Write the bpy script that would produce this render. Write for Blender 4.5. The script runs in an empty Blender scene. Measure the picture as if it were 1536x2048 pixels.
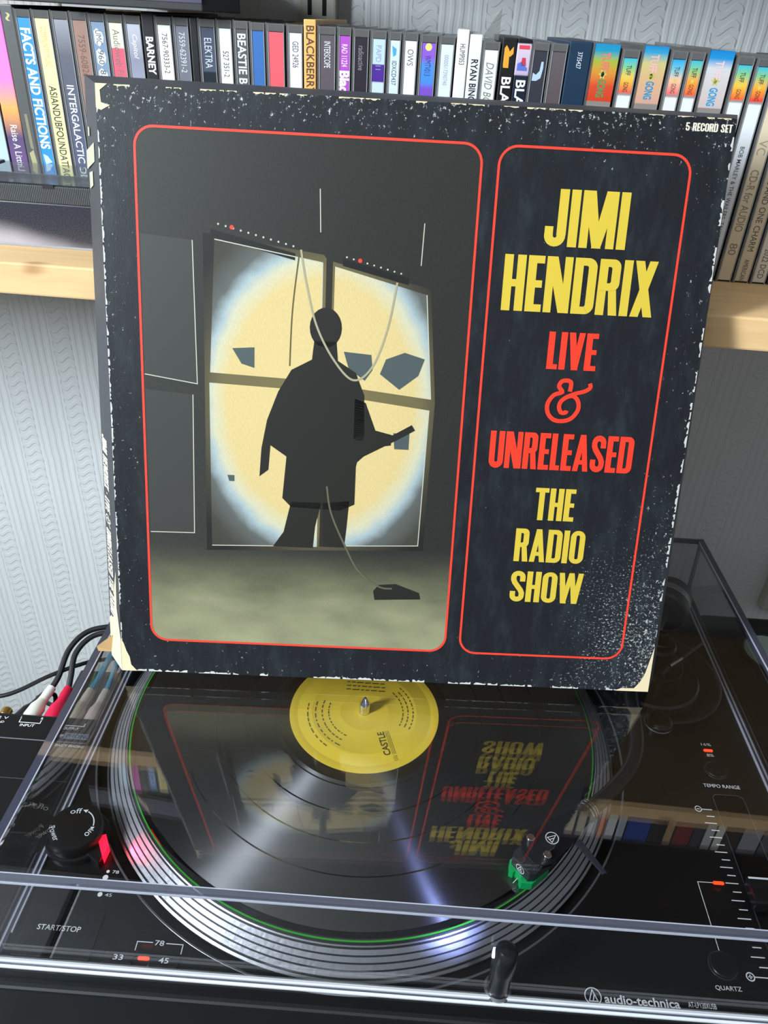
import bpy, bmesh, math, random
from mathutils import Vector, Matrix
from mathutils.geometry import tessellate_polygon
random.seed(7)
sc = bpy.context.scene
col = sc.collection
MM = 0.001
PI = math.pi

# ------------------------------------------------------------------ camera
def cam_axes(pitch, yaw, roll):
    p, y, r = map(math.radians, (pitch, yaw, roll))
    fw = Vector((math.sin(y)*math.cos(p), math.cos(y)*math.cos(p), -math.sin(p)))
    rt = Vector((math.cos(y), -math.sin(y), 0)); up = rt.cross(fw)
    return math.cos(r)*rt + math.sin(r)*up, -math.sin(r)*rt + math.cos(r)*up, fw
rt, up, fw = cam_axes(33.069, -1.078, 3.311)
cd = bpy.data.cameras.new('camera'); cam = bpy.data.objects.new('camera', cd); col.objects.link(cam)
cd.sensor_fit = 'HORIZONTAL'; cd.sensor_width = 36.0; cd.lens = 36.0*1520.6/1536.0
cd.clip_start = 0.01; cd.clip_end = 50
M = Matrix((rt, up, -fw)).transposed().to_4x4(); M.translation = Vector((12.08, -355.23, 403.29))*MM
cam.matrix_world = M
sc.camera = cam

# ------------------------------------------------------------------ world, window light, exposure
w = bpy.data.worlds.new('world'); sc.world = w; w.use_nodes = True
bg = w.node_tree.nodes['Background']
bg.inputs[0].default_value = (0.80, 0.86, 0.95, 1); bg.inputs[1].default_value = 0.29
ld = bpy.data.lights.new('window_daylight', 'AREA'); ld.shape = 'RECTANGLE'; ld.size = 0.80; ld.size_y = 0.32
ld.energy = 80; ld.color = (0.80, 0.90, 1.0)
lo = bpy.data.objects.new('window_daylight', ld); col.objects.link(lo)
lo.location = (-1.25, -0.92, 1.0)
lo.rotation_euler = (0, math.radians(-90), 0)       # shines along +x, into the room
sc.view_settings.view_transform = 'Standard'; sc.view_settings.look = 'None'
sc.view_settings.gamma = 1; sc.view_settings.use_curve_mapping = False
sc.view_settings.exposure = 0.08
sc.cycles.max_bounces = 12; sc.cycles.transparent_max_bounces = 40
sc.cycles.use_denoising = True
sc.cycles.sample_clamp_indirect = 6

# ------------------------------------------------------------------ helpers: colour and materials
def lin(c):
    if isinstance(c, (int, float)): c = (c, c, c)
    f = lambda v: (v/255/12.92 if v/255 <= 0.04045 else ((v/255+0.055)/1.055)**2.4)
    return (f(c[0]), f(c[1]), f(c[2]), 1)
MATS = {}
def mat(name, c, rough=0.5, metal=0.0, spec=0.5, emit=None, es=0.0, coat=0.0):
    if name in MATS: return MATS[name]
    m = bpy.data.materials.new(name); m.use_nodes = True
    b = m.node_tree.nodes['Principled BSDF']
    b.inputs['Base Color'].default_value = lin(c); b.inputs['Roughness'].default_value = rough
    b.inputs['Metallic'].default_value = metal; b.inputs['Specular IOR Level'].default_value = spec
    b.inputs['Coat Weight'].default_value = coat
    if emit is not None:
        b.inputs['Emission Color'].default_value = lin(emit); b.inputs['Emission Strength'].default_value = es
    MATS[name] = m
    return m
class X:                                   # tiny expression builder over shader math nodes
    def __init__(s, nt, sk): s.nt, s.k = nt, sk
    def op(s, o, b=None, c=None):
        n = s.nt.nodes.new('ShaderNodeMath'); n.operation = o
        for i, v in enumerate((s, b, c)):
            if v is None: continue
            if isinstance(v, X): s.nt.links.new(v.k, n.inputs[i])
            else: n.inputs[i].default_value = v
        return X(s.nt, n.outputs[0])
    def __add__(s, b): return s.op('ADD', b)
    def __sub__(s, b): return s.op('SUBTRACT', b)
    def __mul__(s, b): return s.op('MULTIPLY', b)
    def __truediv__(s, b): return s.op('DIVIDE', b)
    def step(s, lo, hi):
        n = s.nt.nodes.new('ShaderNodeMapRange'); n.interpolation_type = 'SMOOTHSTEP'
        s.nt.links.new(s.k, n.inputs[0]); n.inputs[1].default_value = lo; n.inputs[2].default_value = hi
        return X(s.nt, n.outputs[0])
def uvxy(nt, coord='UV'):
    t = nt.nodes.new('ShaderNodeTexCoord'); s = nt.nodes.new('ShaderNodeSeparateXYZ')
    nt.links.new(t.outputs[coord], s.inputs[0])
    return t.outputs[coord], X(nt, s.outputs[0]), X(nt, s.outputs[1]), X(nt, s.outputs[2])
def noise(nt, vec, scale, detail=3, rough=0.6, stretch=None):
    if stretch:
        mp = nt.nodes.new('ShaderNodeMapping'); mp.inputs['Scale'].default_value = stretch
        nt.links.new(vec, mp.inputs[0]); vec = mp.outputs[0]
    n = nt.nodes.new('ShaderNodeTexNoise'); n.inputs['Scale'].default_value = scale
    n.inputs['Detail'].default_value = detail; n.inputs['Roughness'].default_value = rough
    nt.links.new(vec, n.inputs['Vector']); return X(nt, n.outputs[0])
def mixc(nt, f, a, b):
    n = nt.nodes.new('ShaderNodeMix'); n.data_type = 'RGBA'
    nt.links.new(f.k, n.inputs[0])
    for i, v in ((6, a), (7, b)):
        if isinstance(v, tuple): n.inputs[i].default_value = v
        else: nt.links.new(v, n.inputs[i])
    return n.outputs[2]
def ramp(nt, f, stops, interp='LINEAR'):
    n = nt.nodes.new('ShaderNodeValToRGB'); e = n.color_ramp.elements; n.color_ramp.interpolation = interp
    while len(e) < len(stops): e.new(0.5)
    for el, (p, c) in zip(e, stops): el.position = p; el.color = lin(c)
    nt.links.new(f.k, n.inputs[0]); return n.outputs[0]
def newmat(name, rough=0.5, spec=0.5):
    m = bpy.data.materials.new(name); m.use_nodes = True; MATS[name] = m
    b = m.node_tree.nodes['Principled BSDF']; b.inputs['Roughness'].default_value = rough
    b.inputs['Specular IOR Level'].default_value = spec
    return m, m.node_tree, b
def bump(nt, b, h, strength, dist):
    n = nt.nodes.new('ShaderNodeBump'); n.inputs['Strength'].default_value = strength; n.inputs['Distance'].default_value = dist
    nt.links.new(h.k, n.inputs['Height']); nt.links.new(n.outputs[0], b.inputs['Normal'])
def clear(name, f0, tint, rough=0.0, body=None, bodyfac=0.0):
    """clear plastic sheet: Schlick reflection over a tinted, straight-through transmission"""
    m = bpy.data.materials.new(name); m.use_nodes = True; nt = m.node_tree; MATS[name] = m
    nt.nodes.remove(nt.nodes['Principled BSDF']); out = nt.nodes['Material Output']
    lw = nt.nodes.new('ShaderNodeLayerWeight'); lw.inputs[0].default_value = 0.5
    f = X(nt, lw.outputs['Facing']).op('POWER', 5.0)*(1-f0)+f0
    tr = nt.nodes.new('ShaderNodeBsdfTransparent'); tr.inputs[0].default_value = lin(tint)
    gl = nt.nodes.new('ShaderNodeBsdfGlossy'); gl.inputs['Roughness'].default_value = rough
    src = tr.outputs[0]
    if body:
        df = nt.nodes.new('ShaderNodeBsdfDiffuse'); df.inputs[0].default_value = lin(body)
        mx = nt.nodes.new('ShaderNodeMixShader'); mx.inputs[0].default_value = bodyfac
        nt.links.new(tr.outputs[0], mx.inputs[1]); nt.links.new(df.outputs[0], mx.inputs[2]); src = mx.outputs[0]
    ms = nt.nodes.new('ShaderNodeMixShader'); nt.links.new(f.k, ms.inputs[0])
    nt.links.new(src, ms.inputs[1]); nt.links.new(gl.outputs[0], ms.inputs[2]); nt.links.new(ms.outputs[0], out.inputs[0])
    return m

# ------------------------------------------------------------------ helpers: objects
def tag(o, label=None, cat=None, group=None, kind=None):
    if label: o['label'] = label
    if cat: o['category'] = cat
    if group: o['group'] = group
    if kind: o['kind'] = kind
    return o
def empty(name, loc, rz=0, label=None, cat=None, group=None):
    o = bpy.data.objects.new(name, None); col.objects.link(o); o.empty_display_size = 0.02
    o.location = Vector(loc)*MM; o.rotation_euler = (0, 0, rz)
    return tag(o, label, cat, group)
def wm(o):
    m = Matrix.Translation(o.location) @ o.rotation_euler.to_matrix().to_4x4() @ Matrix.Diagonal((*o.scale, 1))
    return (wm(o.parent) @ m) if o.parent else m
class MB:
    """collects geometry in world millimetres; build() links it as ONE mesh object"""
    def __init__(s): s.v, s.f, s.uv = [], [], []
    def poly(s, pts, uv=None):
        i = len(s.v); s.v += [Vector(p) for p in pts]; s.f.append(list(range(i, i+len(pts)))); s.uv += uv or [(0, 0)]*len(pts)
    def tri(s, pts, faces, uv=None):
        i = len(s.v); s.v += [Vector(p) for p in pts]; s.f += [[i+k for k in f] for f in faces]; s.uv += uv or [(0, 0)]*len(pts)
        return s
    def box(s, x0, x1, y0, y1, z0, z1, F=None):
        F = F or (lambda a, b, c: (a, b, c))
        P = [F(x, y, z) for z in (z0, z1) for y in (y0, y1) for x in (x0, x1)]
        uv = [(x, z) for z in (0, 1) for y in (0, 1) for x in (0, 1)]
        s.tri(P, [(0, 2, 3, 1), (4, 5, 7, 6), (0, 1, 5, 4), (2, 6, 7, 3), (0, 4, 6, 2), (1, 3, 7, 5)], uv)
        return s
    def lathe(s, prof, c=(0, 0, 0), n=64, axis=None, cap=False):
        ax = Vector(axis or (0, 0, 1)).normalized(); a = ax.orthogonal().normalized() if axis else Vector((1, 0, 0)); b = ax.cross(a)
        i0 = len(s.v); c = Vector(c)
        for r, z in prof:
            for k in range(n):
                t = 2*PI*k/n; s.v.append(c + ax*z + (a*math.cos(t)+b*math.sin(t))*r); s.uv.append((0, 0))
        for j in range(len(prof)-1):
            for k in range(n):
                k2 = (k+1) % n; s.f.append([i0+j*n+k, i0+j*n+k2, i0+(j+1)*n+k2, i0+(j+1)*n+k])
        if cap:
            s.f.append([i0+k for k in range(n)][::-1]); s.f.append([i0+(len(prof)-1)*n+k for k in range(n)])
        return s
    def tube(s, path, r, n=10, cap=True):
        P = [Vector(p) for p in path]; R = r if isinstance(r, (list, tuple)) else [r]*len(P)
        i0 = len(s.v); nrm = None
        for j, p in enumerate(P):
            t = (P[min(j+1, len(P)-1)]-P[max(j-1, 0)]).normalized()
            if nrm is None: nrm = t.orthogonal().normalized()
            nrm = (nrm - t*nrm.dot(t)).normalized(); bn = t.cross(nrm)
            for k in range(n):
                a = 2*PI*k/n; s.v.append(p+(nrm*math.cos(a)+bn*math.sin(a))*R[j]); s.uv.append((0, 0))
        for j in range(len(P)-1):
            for k in range(n):
                k2 = (k+1) % n; s.f.append([i0+j*n+k, i0+j*n+k2, i0+(j+1)*n+k2, i0+(j+1)*n+k])
        if cap:
            s.f.append([i0+k for k in range(n)][::-1]); s.f.append([i0+(len(P)-1)*n+k for k in range(n)])
        return s
    def prism(s, pts, z0, z1, F=None):
        F = F or (lambda a, b, c: (a, b, c)); n = len(pts)
        tris = tessellate_polygon([[Vector((p[0], p[1], 0)) for p in pts]])
        P = [F(x, y, z0) for x, y in pts]+[F(x, y, z1) for x, y in pts]
        f = [tuple(n+i for i in t) for t in tris]+[tuple(reversed(t)) for t in tris]
        f += [(i, (i+1) % n, n+(i+1) % n, n+i) for i in range(n)]
        return s.tri(P, f)
    def flat(s, pts, z, F, uvs=0.01):
        tris = tessellate_polygon([[Vector((p[0], p[1], 0)) for p in pts]])
        return s.tri([F(x, y, z) for x, y in pts], tris, [(x*uvs, y*uvs) for x, y in pts])
    def stroke(s, pts, wd, z, F, closed=False, wds=None):
        n = len(pts); P = [Vector((p[0], p[1])) for p in pts]; L, Rr = [], []
        for i, p in enumerate(P):
            a = P[(i-1) % n] if (closed or i > 0) else None; b = P[(i+1) % n] if (closed or i < n-1) else None
            d1 = (p-a).normalized() if a is not None else None; d2 = (b-p).normalized() if b is not None else None
            d1 = d1 or d2; d2 = d2 or d1
            n1 = Vector((-d1.y, d1.x)); n2 = Vector((-d2.y, d2.x)); m = n1+n2
            if m.length < 1e-6: m = n1
            m.normalize(); k = 1/max(0.45, m.dot(n1)); h = (wds[i] if wds else wd)/2
            L.append(p+m*h*k); Rr.append(p-m*h*k)
        i0 = len(s.v); s.v += [Vector(F(q.x, q.y, z)) for q in L]+[Vector(F(q.x, q.y, z)) for q in Rr]; s.uv += [(0, 0)]*(2*n)
        for i in range(n if closed else n-1):
            j = (i+1) % n; s.f.append([i0+n+i, i0+n+j, i0+j, i0+i])
        return s
    def text(s, body, F, x0, x1, y0, y1, z=0, bold=0.0, shear=0.0):
        vs, fs = font_mesh(body, bold, shear)
        return s.fit(vs, fs, F, x0, x1, y0, y1, z)
    def fit(s, vs, fs, F, x0, x1, y0, y1, z=0):
        ax, bx = min(v[0] for v in vs), max(v[0] for v in vs); ay, by = min(v[1] for v in vs), max(v[1] for v in vs)
        mx = lambda v: x0+(v-ax)/(bx-ax)*(x1-x0); my = lambda v: y0+(v-ay)/(by-ay)*(y1-y0)
        return s.tri([F(mx(v[0]), my(v[1]), z+(v[2] if len(v) > 2 else 0)) for v in vs], fs)
    def build(s, name, m, parent=None, smooth=False, bevel=0, label=None, kind=None, origin=None):
        me = bpy.data.meshes.new(name)
        if parent: T = wm(parent).inverted() @ Matrix.Scale(MM, 4)
        elif origin: T = Matrix.Translation(-Vector(origin)*MM) @ Matrix.Scale(MM, 4)
        else: T = Matrix.Scale(MM, 4)
        me.from_pydata([T @ v for v in s.v], [], s.f)
        ul = me.uv_layers.new(name='UVMap')
        for lp in me.loops: ul.data[lp.index].uv = s.uv[lp.vertex_index]
        bm = bmesh.new(); bm.from_mesh(me)
        bmesh.ops.recalc_face_normals(bm, faces=bm.faces)
        if bevel:
            es = [e for e in bm.edges if len(e.link_faces) == 2 and e.calc_face_angle(0) > 0.5]
            bmesh.ops.bevel(bm, geom=es, offset=bevel*MM, segments=2, affect='EDGES', profile=0.6, clamp_overlap=True)
        bm.to_mesh(me); bm.free()
        if smooth:
            for p in me.polygons: p.use_smooth = True
            try: me.set_sharp_from_angle(angle=0.6)
            except Exception: pass
        o = bpy.data.objects.new(name, me); col.objects.link(o)
        if parent: o.parent = parent
        elif origin: o.location = Vector(origin)*MM
        if m: me.materials.append(m)
        if label: o['label'] = label
        if kind: o['kind'] = kind
        return o
FC = {}
def font_mesh(body, bold=0.0, shear=0.0):
    k = (body, bold, shear)
    if k not in FC:
        c = bpy.data.curves.new('lettering', 'FONT'); c.body = body; c.size = 1; c.offset = bold; c.shear = shear
        c.resolution_u = 3
        o = bpy.data.objects.new('lettering', c); col.objects.link(o)
        dg = bpy.context.evaluated_depsgraph_get(); me = bpy.data.meshes.new_from_object(o.evaluated_get(dg))
        FC[k] = ([tuple(v.co[:2]) for v in me.vertices], [tuple(p.vertices) for p in me.polygons])
        bpy.data.objects.remove(o); bpy.data.curves.remove(c); bpy.data.meshes.remove(me)
    return FC[k]
def arc(cx, cy, r, a0, a1, n=8, ry=None):
    ry = ry or r
    return [(cx+r*math.cos(math.radians(a0+(a1-a0)*i/n)), cy+ry*math.sin(math.radians(a0+(a1-a0)*i/n))) for i in range(n+1)]
def rrect(x0, y0, x1, y1, r, n=8):
    return arc(x1-r, y1-r, r, 0, 90, n)+arc(x0+r, y1-r, r, 90, 180, n)+arc(x0+r, y0+r, r, 180, 270, n)+arc(x1-r, y0+r, r, 270, 360, n)
def smoothpath(P, k=6):
    out = []; n = len(P); V = [Vector(p) for p in P]
    for i in range(n-1):
        a, b, c, d = V[max(i-1, 0)], V[i], V[i+1], V[min(i+2, n-1)]
        for j in range(k):
            t = j/k; out.append(0.5*((2*b)+(c-a)*t+(2*a-5*b+4*c-d)*t*t+(3*b-a-3*c+d)*t**3))
    out.append(V[-1]); return out
W3 = lambda x, y, z: (x, y, z)
# heavy condensed capitals, drawn as overlapping polygons in a box one unit tall
S_, B_ = 0.165, 0.135
def g_rect(a, b, c, d): return [(a, b), (c, b), (c, d), (a, d)]
def strokepoly(P, wd):
    mb = MB(); mb.stroke(P, wd, 0, W3); n = len(P)
    return [[tuple(mb.v[k][:2]) for k in f] for f in mb.f]
def ring(o, i): return [[o[k], o[(k+1) % len(o)], i[(k+1) % len(o)], i[k]] for k in range(len(o))]
def dshape(w, y0, y1, r=0.17):
    o = arc(w-r, y1-r, r, 0, 90)+[(0, y1)]*9+[(0, y0)]*9+arc(w-r, y0+r, r, 270, 360)
    ri = 0.04; i = arc(w-S_-ri, y1-B_-ri, ri, 0, 90)+[(S_, y1-B_)]*9+[(S_, y0+B_)]*9+arc(w-S_-ri, y0+B_+ri, ri, 270, 360)
    return ring(o, i)
def glyph(ch):
    if ch == 'I': return 0.165, [g_rect(0, 0, S_, 1)]
    if ch == 'H': return 0.41, [g_rect(0, 0, S_, 1), g_rect(.245, 0, .41, 1), g_rect(0, .435, .41, .565)]
    if ch == 'E': return 0.31, [g_rect(0, 0, S_, 1), g_rect(0, 0, .31, B_), g_rect(0, .435, .29, .565), g_rect(0, 1-B_, .31, 1)]
    if ch == 'L': return 0.28, [g_rect(0, 0, S_, 1), g_rect(0, 0, .28, B_)]
    if ch == 'T': return 0.40, [g_rect(.1175, 0, .2825, 1), g_rect(0, 1-B_, .40, 1)]
    if ch == 'N': return 0.49, [g_rect(0, 0, .15, 1), g_rect(.34, 0, .49, 1), [(0, 1), (.2, 1), (.49, 0), (.29, 0)]]
    if ch == 'M': return 0.63, [g_rect(0, 0, .15, 1), g_rect(.48, 0, .63, 1), [(0, 1), (.22, 1), (.40, 0), (.24, 0)], [(.63, 1), (.41, 1), (.23, 0), (.39, 0)]]
    if ch == 'V': return 0.42, [[(0, 1), (.165, 1), (.30, 0), (.13, 0)], [(.42, 1), (.265, 1), (.12, 0), (.29, 0)]]
    if ch == 'W': return 0.70, [[(0, 1), (.15, 1), (.27, 0), (.10, 0)], [(.41, 1), (.28, 1), (.10, 0), (.25, 0)], [(.29, 1), (.43, 1), (.58, 0), (.42, 0)], [(.70, 1), (.55, 1), (.42, 0), (.58, 0)]]
    if ch == 'X': return 0.43, [[(0, 1), (.17, 1), (.43, 0), (.26, 0)], [(.43, 1), (.27, 1), (0, 0), (.165, 0)]]
    if ch == 'A': return 0.46, [[(0, 0), (.155, 0), (.30, 1), (.15, 1)], [(.46, 0), (.305, 0), (.17, 1), (.31, 1)], g_rect(.1, .19, .36, .31)]
    if ch == 'O': return 0.43, ring(rrect(0, 0, .43, 1, .205), rrect(.165, B_, .265, 1-B_, .048))
    if ch == 'D': return 0.43, dshape(.43, 0, 1)
    if ch == 'R': return 0.42, dshape(.405, .44, 1, .14)+[g_rect(0, 0, S_, .6), [(.20, .5), (.35, .5), (.42, 0), (.255, 0)], g_rect(.1, .44, .3, .55)]
    if ch == 'U': return 0.42, [g_rect(0, .2, S_, 1), g_rect(.255, .2, .42, 1)]+strokepoly([(.0825, .21)]+[(.21-.1275*math.cos(math.radians(a)), .20-.125*math.sin(math.radians(a))) for a in range(10, 171, 20)]+[(.3375, .21)], S_)
    if ch == 'J': return 0.38, [g_rect(.215, .2, .38, 1), g_rect(0, .2, .15, .35)]+strokepoly([(.075, .21)]+[(.187-.112*math.cos(math.radians(a)), .19-.115*math.sin(math.radians(a))) for a in range(10, 171, 20)]+[(.2975, .21)], .155)
    if ch == 'S': return 0.42, strokepoly([(.34, .66), (.34, .80)]+arc(.21, .80, .13, 0, 180, 8, .125)[1:]+[(.08, .72), (.12, .62), (.30, .38), (.34, .28), (.34, .20)]+arc(.21, .20, .13, 0, -180, 8, .125)[1:]+[(.08, .34)], .155)
    if ch == 'C': return 0.42, strokepoly([(.34, .62), (.34, .80)]+arc(.21, .80, .13, 0, 180, 8, .125)[1:]+[(.08, .20)]+arc(.21, .20, .13, 180, 360, 8, .125)[1:]+[(.34, .38)], .155)
    if ch == '5': return 0.42, strokepoly([(.38, .93), (.09, .93), (.08, .54), (.22, .58), (.34, .48), (.34, .22)]+arc(.21, .20, .13, 0, -180, 8, .125)[1:]+[(.08, .34)], .145)
    if ch == '&':
        P = [(800, 590), (803, 510), (768, 488), (715, 498), (695, 548), (728, 598), (655, 630), (606, 710), (614, 800), (670, 862), (752, 876), (838, 846), (893, 762), (886, 682), (842, 634), (784, 640), (728, 686), (714, 742), (738, 792), (778, 792), (788, 772)]
        Q = [(770, 645), (850, 608), (935, 582), (984, 545), (976, 505)]
        nrm = lambda L: [((p[0]-585)/415, (890-p[1])/415) for p in L]
        f = lambda L: [tuple(p) for p in smoothpath([(a, b, 0) for a, b in nrm(L)], 4)]
        return 1.0, strokepoly([p[:2] for p in f(P)], .095)+strokepoly([p[:2] for p in f(Q)], .09)
    if ch == '.': return 0.16, [g_rect(0, .42, .14, .58)]
    return 0.22, []
def heavy(body):
    vs, fs, x, lay_ = [], [], 0, 0
    for ch in body:
        wd, polys = glyph(ch)
        for P in polys:
            lay_ = (lay_+1) % 40
            i = len(vs); vs += [(x+a, b, lay_*0.004) for a, b in [p[:2] for p in P]]
            if len(P) == 4: fs.append((i, i+1, i+2, i+3))
            else: fs += [tuple(i+k for k in t) for t in tessellate_polygon([[Vector((a[0], a[1], 0)) for a in P]])]
        x += wd+0.042
    return vs, fs

# ------------------------------------------------------------------ the setting
TH = math.radians(-2.082)                  # wall and shelves stand a little askew to the record player
SX = Vector((math.cos(TH), math.sin(TH), 0)); SY = Vector((-math.sin(TH), math.cos(TH), 0))
SK = 0.967
def S(a, s, z): return SX*(SK*(a-25.0)) + SY*(SK*(s+354.72)) + Vector((12.08, -355.23, 403.29+SK*(z-403.0)))
WALL = 332.0; SHELF_Z = 272.0
m_wall, nt, b = newmat('embossed_wallpaper', 0.85, 0.2)
vec, x, y, z = uvxy(nt, 'Object')
wob = noise(nt, vec, 40, 2, 0.5)*0.0030
xx = x + wob + 0.012
per = 0.054
fr = (xx/per).op('FRACT')                                       # 0..1 across one repeat
band = fr.step(0.0, 0.03)*(X(nt, fr.k).step(0.34, 0.37)*-1+1)     # the meander column
wave = ((z*(2*PI/0.0098)) + (fr*(2*PI/0.36)).op('SINE')*1.9).op('SINE').step(-0.15, 0.35)
rid = (fr*(2*PI*7.8)).op('SINE').step(-0.5, 0.6)
rid2 = (fr*(2*PI*2.0)+0.8).op('SINE')*0.4
grain = noise(nt, vec, 900, 2, 0.6, (1.6, 1, 0.5))
h = band*wave*0.9 + (band*-1+1)*(rid*0.75+rid2) + grain*0.25
bump(nt, b, h, 0.5, 0.0009)
tone = noise(nt, vec, 5, 2, 0.5)
nt.links.new(mixc(nt, tone, lin((220, 222, 219)), lin((232, 233, 230))), b.inputs['Base Color'])
o = MB().box(-1600, 1700, WALL, WALL+40, -900, 1600, S).build('wall_back', m_wall, origin=tuple(S(0, WALL, 0)), kind='structure')
# rotate the texture frame with the wall: local axes follow the shelf line
o.rotation_euler = (0, 0, TH)
R_ = Matrix.Rotation(-TH, 4, 'Z')
for v in o.data.vertices: v.co = R_ @ v.co
m_plain = mat('matt_wall_paint', (178, 180, 178), 0.9)
MB().box(-1500, 1700, -2200, 420, -900, -880).build('floor', mat('brown_carpet', (92, 84, 78), 0.95), kind='structure')
MB().box(-1500, 1700, -2200, 420, 1560, 1600).build('ceiling', mat('white_ceiling_paint', (205, 205, 200), 0.9), kind='structure')
wl = MB()
for y0, y1, z0, z1 in ((-2200, -1100, -880, 1560), (-740, 420, -880, 1560), (-1100, -740, -880, 560), (-1100, -740, 1450, 1560)):
    wl.box(-1360, -1260, y0, y1, z0, z1)
wl.build('wall_left', m_plain, kind='structure')
m_upvc = mat('white_window_frame', (225, 228, 230), 0.35)
fm = MB()
for y0, y1, z0, z1 in ((-1100, -1075, 560, 1450), (-765, -740, 560, 1450), (-1100, -740, 560, 590), (-1100, -740, 1420, 1450)):
    fm.box(-1330, -1280, y0, y1, z0, z1)
fm.build('window_1', m_upvc, kind='structure', bevel=3)

# ------------------------------------------------------------------ pine shelves, upright
def pine(name):
    m, nt, b = newmat(name, 0.55, 0.3)
    vec, x, y, z = uvxy(nt, 'Object')
    n1 = noise(nt, vec, 30, 4, 0.6, (0.16, 1.2, 1.4)); n2 = noise(nt, vec, 160, 2, 0.6, (0.05, 1.0, 1.6))
    rings = ((n1*34.0)+z*160).op('SINE')*0.5+0.5
    c = mixc(nt, rings*0.22+n2*0.35, lin((238, 200, 146)), lin((208, 160, 104)))
    k = noise(nt, vec, 13, 1, 0.4, (1, 2.2, 2.6)).step(0.73, 0.79)
    nt.links.new(mixc(nt, k, c, lin((150, 96, 52))), b.inputs['Base Color'])
    return m
m_pine = pine('pale_pine_board')
def board(name, a0, a1, s0, s1, z0, z1, label):
    mb = MB().box(a0, a1, s0, s1, z0, z1, S)
    e = empty(name, tuple(S(0, s0, z0)), TH, label, 'shelf')
    mb.build('plank', m_pine, e, bevel=1.2); return e
shelf = board('wall_shelf', -640, 700, 77.2, WALL-13, SHELF_Z-19, SHELF_Z, 'pale pine shelf board carrying the row of discs')
e = empty('added_cupboard', tuple(S(30, 250, 496)), TH, 'added dark cupboard, out of view above the row of discs, mirrored in the cover', 'cupboard')  # unseen cupboard added for a dark reflection; height set to shade the wall
m_cup = mat('dark_stained_wood', (34, 29, 27), 0.6)
MB().box(-700, 760, 130, WALL-1, 496, 1150, S).build('carcass', m_cup, e, bevel=2)
for k in range(3): MB().box(-697+k*486, -697+k*486+482, 112, 129.6, 499, 1147, S).build('door', m_cup, e, bevel=2)
# slotted steel uprights with brackets
m_cream = mat('cream_painted_steel', (196, 194, 178), 0.45)
m_slot = mat('dark_slot', (14, 14, 14), 0.8)
def upright(a, lab):
    e = empty('shelf_upright', tuple(S(a, WALL-6, -120)), TH, lab, 'shelf upright')
    MB().box(a-14, a+14, WALL-13, WALL-0.5, -120, 494, S).build('channel', m_cream, e, bevel=1.5)
    for side in (-5.5, 5.5):
        zz = 395 if True else 0
        for k in range(-3, 2):
            z0 = 401+k*46
            MB().box(a+side-1.5, a+side+1.5, WALL-13.3, WALL-12.6, z0, z0+32, S).build('slot', m_slot, e)
    return e
upright(-84, 'cream slotted steel upright on the wall behind the orange spine')
upright(420, 'cream slotted steel upright on the wall out past the right end')

# ------------------------------------------------------------------ discs on the shelf
m_tray = mat('smoked_case_plastic', (44, 42, 44), 0.25)
m_case = clear('clear_case_plastic', 0.06, (205, 205, 205), 0.05, (150, 148, 144), 0.35)
m_rib = mat('case_edge_plastic', (150, 150, 152), 0.2)
CDF = 148.0
m_film = clear('clear_front_film', 0.03, (248, 248, 248), 0.02)
m_lt = {}
def txtmat(c): return mat('print_%d_%d_%d' % tuple(c), c, 0.6)
def spinemat(i, stops, interp='LINEAR'):
    m, nt, b = newmat('spine_print_%d' % i, 0.35, 0.4)
    vec, x, y, z = uvxy(nt, 'UV')
    nt.links.new(ramp(nt, y*-1+1, stops, interp), b.inputs['Base Color']); return m
WH, BK, GY = (238, 238, 234), (24, 24, 26), (150, 150, 150)
RAST = [(0, (20, 160, 215)), (.10, (30, 170, 205)), (.24, (190, 205, 70)), (.42, (250, 165, 60)), (.62, (245, 85, 45)), (.84, (240, 80, 45)), (.85, (165, 155, 148)), (.97, (165, 155, 148)), (1, (165, 155, 148))]
def small(c2, c3): return [(0, (60, 180, 200)), (.09, (130, 195, 130)), (.20, c2), (.335, c3), (.34, (160, 140, 136)), (.362, (160, 140, 136)), (.365, (228, 230, 232)), (1, (222, 224, 226))]
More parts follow.
